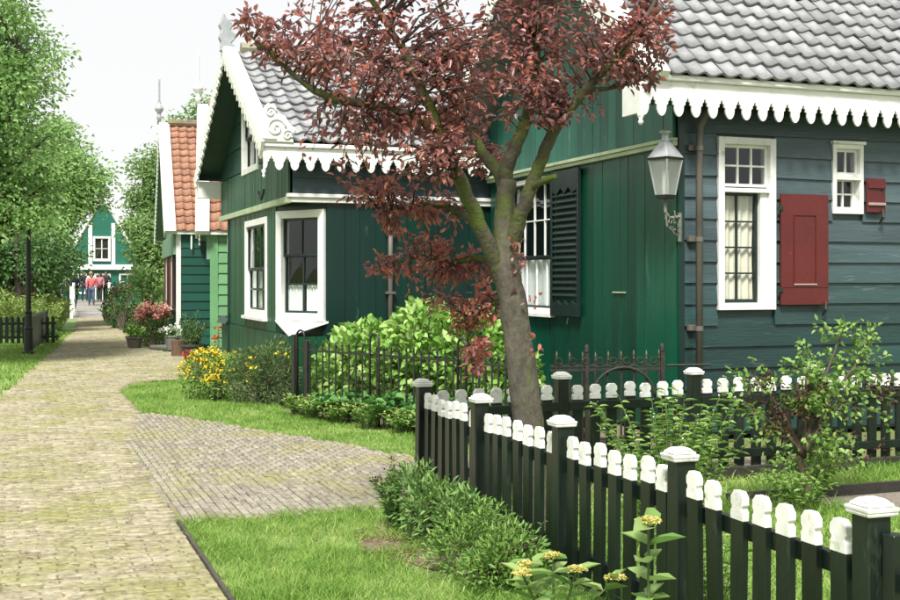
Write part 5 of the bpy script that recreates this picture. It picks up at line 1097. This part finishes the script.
umbel_plant('pale yellow flat flower heads among oval leaves before the fence',(2.24,4.75,0),.42,6,.30,.125,.060,4)
umbel_plant('single tall stalk of large oval leaves with a pale yellow bud',(2.22,3.88,0),.76,1,.02,.135,.078,7)
umbel_plant('leafy oval-leaved shoots without flowers under the tall stalk',(2.25,3.95,0),.44,5,.14,.12,.065,4,heads=False)
# left of the path: tall pale hedge herbs
for i,(x,y,h,r) in enumerate(((-3.2,34.2,1.5,1.0),(-2.0,34.6,1.65,1.1),(-.9,34.9,1.7,1.0),(.1,35.4,1.5,.8),(-1.4,37,1.7,1.1),(-2.8,37.5,1.8,1.2),(.6,37.2,1.35,.7),(-.3,36.6,1.6,.9),(1.0,39.5,1.2,.7),(-4.5,35.5,1.7,1.2),(.9,41.5,1.3,.8),(.2,40.5,1.6,1.0))):
    stems_plant('hedge_herb','tall pale green herb clump behind the low black fence','plant',(x,y,0),h,r,34,16,.17,.055,L_HEDGE,'tall herbs behind the low black fence',rise=.9,foot=.8,lean=1.2)
for i,(x,y,h,r) in enumerate(((.85,32.6,.45,.35),(1.05,34.8,.5,.35),(1.35,37.0,.5,.35),(1.3,33.6,.3,.25))):
    stems_plant('path_weed','low weeds at the mossy path edge by the barrier','plant',(x-.25,y,0),h,r,22,8,.10,.04,L_BUSHLT,'weeds along the path edge',rise=.7)
# bushes and pots on the right by the far house
dome_bush('garden_bush','dark purple-green bush right of the footbridge','shrub',tuple(gnd(121,331)),[(*at(116,302,43)[:2],.75,.42,.72),(*at(123,300,42)[:2],.85,.55,.62),(*at(120,312,40)[:2],.40,.48,.42)],2400,.12,.05,L_DARKTREE,flower=F_MAROON,fn=120,fL=.09)
dome_bush('pink_flower_bush','bush with pale pink flower plumes beside the far house','flower bush',tuple(gnd(151,345)),[(*at(148,330,30.5)[:2],.45,.42,.5),(*at(158,330,31)[:2],.45,.45,.5),(*at(165,325,31.5)[:2],.5,.4,.5)],2200,.11,.035,L_BUSH)
for (u,h) in ((145,1.0),(150,1.12),(156,1.1),(162,1.15),(168,1.05)):
    p = gnd(u,346); stems_plant('astilbe_plant','pink feathery flower plumes above the bush by far house','flower',(p.x,p.y+.6,0),h,.22,9,6,.08,.03,L_BUSH,'pink plumes by the far house',flower=F_PINK,fl_n=22,fl_L=.07,rise=.6)
def potted(label, u, v, r, h, plant_h, mat, leaf, L, W, nst, group=None, flower=None):
    p = gnd(u,v); e = empty('flower_pot', (p.x,p.y,0), label, 'pot', group)
    MB().lathe([(r*.70,0),(r*.98,h*.86),(r*1.08,h*.87),(r*1.08,h),(r*.92,h),(r*.88,h*.9)],(p.x,p.y,0),16).build('pot', mat, e, smooth=False)
    mb = MB(); P=[]; D=[]; FP=[]
    for i in range(nst):
        th = random.uniform(0,6.28); q = math.sqrt(random.random()); tip = Vector((p.x+math.cos(th)*r*1.7*q,p.y+math.sin(th)*r*1.7*q,h+plant_h*random.uniform(.5,1)*(1-.4*q))); b = Vector((p.x+math.cos(th)*r*.4*q,p.y+math.sin(th)*r*.4*q,h*.9)); mb.tube([b,b.lerp(tip,.5)+Vector((0,0,.04)),tip],[.006,.005,.002],4,cap=False)
        for j in range(12): t = .1+.9*random.random(); P.append(tuple(b.lerp(tip,t))); D.append(tuple(rvec(1)[0]+np.array([0,0,.5])))
        FP.append(tip)
    mb.build('stem', STEM, e, recalc=False); n=len(P); leaf_obj('foliage',P,D,np.array([0,0,1.])+rng.normal(size=(n,3))*.5,L*rng.uniform(.6,1.2,n),W,leaf,e)
    if flower: FP = np.repeat(np.array([tuple(f) for f in FP]),6,0)+rng.normal(size=(len(FP)*6,3))*.03; k=len(FP); leaf_obj('flower',FP,rvec(k),rvec(k),.06,.05,flower,e)['kind'] = 'stuff'
    return e
potted('large dark pot with grey-green bushy plant before the green clapboards',193,362,.23,.36,.80,POT,L_HEATH,.085,.03,44)
potted('grey clay pot with a light green bush at the path edge',134.5,349,.20,.30,.42,CLAYPOT,L_HYDR,.10,.05,24)
potted('small pot of white flowers on stones by the house corner',172,349.5,.15,.34,.24,STONE,L_BUSH,.07,.03,14,flower=F_WHITE)
potted('low pot of green foliage beside the footbridge post',110,322,.3,.3,.5,CLAYPOT,L_HYDR,.15,.07,18)
p = gnd(178.5,357); st = MB().lathe([(.17,0),(.155,.05),(.15,.25),(.16,.36)],(p.x,p.y,0),14).build('log_stump', STUMPM); tag(st,'upright split log between the stones and dark pot','log')
p = gnd(165,349); sl = MB().box(p.x-.35,p.x+.25,p.y-.2,p.y+.25,0,.09).build('stone_step', STONE, bevel=.02); tag(sl,'low flat grey stone step by the pink bush','stone')
p = gnd(173,350); sl = MB().box(p.x-.12,p.x+.30,p.y+.22,p.y+.6,0,.30).build('stone_step', STONE, bevel=.02); tag(sl,'taller grey stone block at the far house corner','stone')

# ================================================================== left side: lamps, barrier, low fence
def lamp_post(label, p, h=3.3):
    e = empty('street_lamp', (p.x,p.y,0), label, 'street lamp', 'black street lamps'); c = (p.x,p.y,0)
    MB().lathe([(.13,0),(.13,.06),(.10,.08),(.095,.55),(.11,.57),(.085,.62),(.075,.9),(.09,.93),(.06,.98),(.052,h-.5),(.065,h-.47),(.05,h-.4)],c,14).build('pole', IRON, e, smooth=False)
    mb = MB(); frustum(mb, p, h-.05, h+.18, .20, .05); mb.build('lamp_roof', IRON, e)
    MB().lathe([(.04,h+.18),(.06,h+.21),(.02,h+.27),(.0,h+.3)],c,8).build('lamp_top', IRON, e)
    for k in range(4):
        t0,t1 = math.pi/4+k*math.pi/2, math.pi/4+(k+1)*math.pi/2; q = [Vector((p.x+r*1.414*math.cos(t),p.y+r*1.414*math.sin(t),z)) for r,z,t in ((.10,h-.4,t0),(.10,h-.4,t1),(.18,h-.05,t1),(.18,h-.05,t0))]
        m2 = MB(); m2.v=[tuple(x) for x in q]; m2.f=[(0,1,2,3)]; m2.build('lamp_glass', GLASS, e, recalc=False); MB().tube([q[0],q[3]],.012,4).build('lamp_bar', IRON, e)
lp = gnd(28.5,354); lp.z = 0; lamp_post('black cast iron lamp post at the end of the plank barrier', lp)
lp2 = gnd(71,318); lp2.z = 0; lamp_post('slim black lamp post beside the footbridge railing', lp2, 2.6)
be = gnd(46,341); be.z = 0; d_ = be-lp; fb = Fr((lp.x,lp.y,0), d_, (0,0,1)); BA = empty('plank_barrier', lp, 'black upright plank barrier running from the lamp post', 'fence')
L_ = d_.length
for z in (.2,.62): MB().box(.1,L_,z,z+.07,-.03,-.004,fb).build('rail', FENCE, BA)
for i in range(20): MB().box(.1+(L_-.1)*i/20+.05,.1+(L_-.1)*(i+1)/20-.05,.04,.80,-.002,.022,fb).build('plank', FENCE, BA)
fbox('rail_cap', fb, .05, L_+.03, .802, .835, -.04, .04, FENCE, BA); fbox('post', fb, L_, L_+.08, 0, .84, -.045, .045, FENCE, BA)
LF = empty('low_picket_fence', (-1.5,32.2,0), 'low black picket fence in front of the tall pale herbs', 'fence'); fl = Fr((-4.2,32.2,0),(1,0,0),(0,0,1),(0,-1,0))
for z in (.15,.5): MB().box(0,5.2,z,z+.06,-.03,-.003,fl).build('rail', FENCE, LF)
for i in range(37):
    x = .04+i*.14; MB().prism([(x,.03),(x+.085,.03),(x+.085,.66),(x+.042,.74),(x,.66)],.0,.02,fl).build('picket', FENCE, LF)
# low slatted rail further along
r0 = gnd(57,322); r1 = gnd(66,314); r0.z = r1.z = 0; fr_ = Fr(r0, r1-r0, (0,0,1)); SR = empty('slatted_rail', r0, 'low dark slatted rail between the weeds and the far lamp', 'fence'); l_ = (r1-r0).length
for z in (.12,.34,.56): MB().box(0,l_,z,z+.14,-.02,.02,fr_).build('slat', FENCE, SR)
for s in (0,l_*.5,l_): MB().box(s-.06,s+.06,0,.78,-.07,-.022,fr_).build('post', FENCE, SR)

# ================================================================== people on and by the bridge
SKIN = pm('skin', (.42,.26,.19), rough=.6, bump=0, var=.1)
def skin_obj(name, pts, edges, rad, mat, parent, root=0):
    me = bpy.data.meshes.new(name); me.from_pydata(pts, edges, []); o = bpy.data.objects.new(name, me); link(o, None)
    m = o.modifiers.new('skin','SKIN'); 
    if not me.skin_vertices: me.attributes
    sv = me.skin_vertices[0].data if me.skin_vertices else None
    for i,r in enumerate(rad): sv[i].radius = r if hasattr(r,'__len__') else (r,r)
    sv[root].use_root = True; m.use_smooth_shade = True
    s = o.modifiers.new('sub','SUBSURF'); s.levels = s.render_levels = 1
    me.materials.append(mat)
    if parent: o.parent = parent
    return o
def skin_ready(o): pass
def person(label, loc, rz, h, jacket, trousers, hair, stride=.18, bag=None):
    k = h/1.72; S = lambda *p: (p[0]*k, p[1]*k, p[2]*k)
    J = dict(pel=S(0,0,.95), waist=S(0,0,1.08), chest=S(0,.01,1.30), neck=S(0,0,1.46), head=S(0,-.01,1.58), crown=S(0,0,1.68), nose=S(0,-.105,1.575),
      sl=S(.17,0,1.40), el=S(.24,.03,1.14), wl=S(.25,-.05,.92), fl=S(.25,-.07,.82), sr=S(-.17,0,1.40), er=S(-.24,.0,1.14), wr=S(-.25,-.09,.93), fr=S(-.25,-.12,.84),
      hl=S(.09,0,.90), kl=S(.10,-stride*.6-.02,.50), al=S(.10,-stride*.6,.09), tl=S(.11,-stride*.6-.15,.03), hr=S(-.09,0,.90), kr=S(-.10,stride*.3-.02,.50), ar=S(-.10,stride,.10), tr=S(-.11,stride-.14,.03))
    rad = dict(pel=.13,waist=.12,chest=.14,neck=.05,head=.088,crown=.07,nose=.018,sl=.06,el=.043,wl=.03,fl=.028,sr=.06,er=.043,wr=.03,fr=.028,hl=.085,kl=.058,al=.04,tl=.035,hr=.085,kr=.058,ar=.04,tr=.035)
    E = [('pel','waist'),('waist','chest'),('chest','neck'),('neck','head'),('head','crown'),('head','nose'),('chest','sl'),('sl','el'),('el','wl'),('wl','fl'),('chest','sr'),('sr','er'),('er','wr'),('wr','fr'),('pel','hl'),('hl','kl'),('kl','al'),('al','tl'),('pel','hr'),('hr','kr'),('kr','ar'),('ar','tr')]
    def make(name, keys, grow_, mat, parent, root):
        ks = [q for q in J if q in keys]; ix = {q:i for i,q in enumerate(ks)}
        return skin_obj(name, [J[q] for q in ks], [(ix[a],ix[b]) for a,b in E if a in ix and b in ix], [(rad[q]+grow_)*k for q in ks], mat, parent, ix[root])
    b = make('person', set(J), 0, SKIN, None, 'pel'); b.location = loc; b.rotation_euler = (0,0,rz); tag(b, label, 'person', 'people by the footbridge')
    make('jacket', {'pel','waist','chest','sl','el','wl','sr','er','wr'}, .022, jacket, b, 'chest')
    make('trousers', {'pel','hl','kl','al','hr','kr','ar'}, .018, trousers, b, 'pel')
    make('shoe', {'al','tl'}, .02, CKS, b, 'al'); make('shoe', {'ar','tr'}, .02, CKS, b, 'ar')
    hm = MB(); hm.lathe([(.0,.115),(.06,.105),(.098,.06),(.108,.0),(.10,-.06),(.085,-.09)],(0,0,0),10); ho = hm.build('hair', hair, None, smooth=True); ho.location = (0,.022*k,1.60*k); ho.scale = (k,k,k); ho.parent = b
    if bag: bo = MB().box(-.15*k,.15*k,.13*k,.27*k,1.05*k,1.45*k).build('backpack', bag, None, bevel=.04*k); bo.parent = b
    return b
CKS = pm('dark_shoe', (.03,.025,.022), rough=.6, bump=0)
def cloth(n, c): return pm(n, c, tuple(x*.7 for x in c), rough=.85, scale=8, bump=.2)
CR, CK, CN, CB, CW_, CG = cloth('coral_cloth',(.62,.13,.14)), cloth('black_cloth',(.02,.02,.022)), cloth('navy_cloth',(.03,.045,.09)), cloth('blue_denim',(.07,.10,.17)), cloth('white_cloth',(.62,.6,.56)), cloth('grey_cloth',(.2,.2,.2))
HB, HD, HL = cloth('brown_hair',(.07,.04,.025)), cloth('dark_hair',(.02,.016,.014)), cloth('blond_hair',(.32,.22,.11))
def on_bridge(u, t): 
    p = B0+bd*t; d = p.dot(FW); q = at(u,280,d); return (q.x,q.y,bz(t)+.0)
person('person in coral jacket and blue jeans walking down the footbridge', on_bridge(91.5,11.5), 0+R(0), 1.68, CR, CB, HB, .2)
person('person in white top close behind the coral jacket', on_bridge(91,15.5), R(10), 1.72, CW_, CK, HL, .05)
person('person in dark clothes at the left of the bridge railing', on_bridge(84.5,16.5), R(20), 1.7, CK, CN, HD, .08)
person('person in pink top standing behind the right railing', on_bridge(100,16.8), R(-30), 1.6, cloth('dusty_rose_cloth',(.42,.15,.17)), CK, HD, .05)
person('person in black jacket at the right railing post', on_bridge(106,17.2), R(-15), 1.7, CK, CK, HD, .05)
def far_p(u, d, z=.35): q = at(u,280,d); return (q.x,q.y,z)
fp = [(76,73,CN,CK,HB,'person in navy jacket beyond the left railing'),(70,74,CK,CB,HD,'person in black top standing left of the bridge'),(64,75,CW_,CB,HB,'person in white top among the group on the left'),(58,75.5,CG,CK,HD,'person in grey jacket at the group edge')]
qb = at(68,280,75); MB().box(qb.x-5,qb.x+3,qb.y-3.2,qb.y+4,-.2,.35).build('quay', STONE)['kind'] = 'structure'
for i,(u,d,j,t,hh,lab) in enumerate(fp): person(lab, far_p(u,d), R(random.uniform(-60,60)), random.uniform(1.6,1.78), j, t, hh, .06)
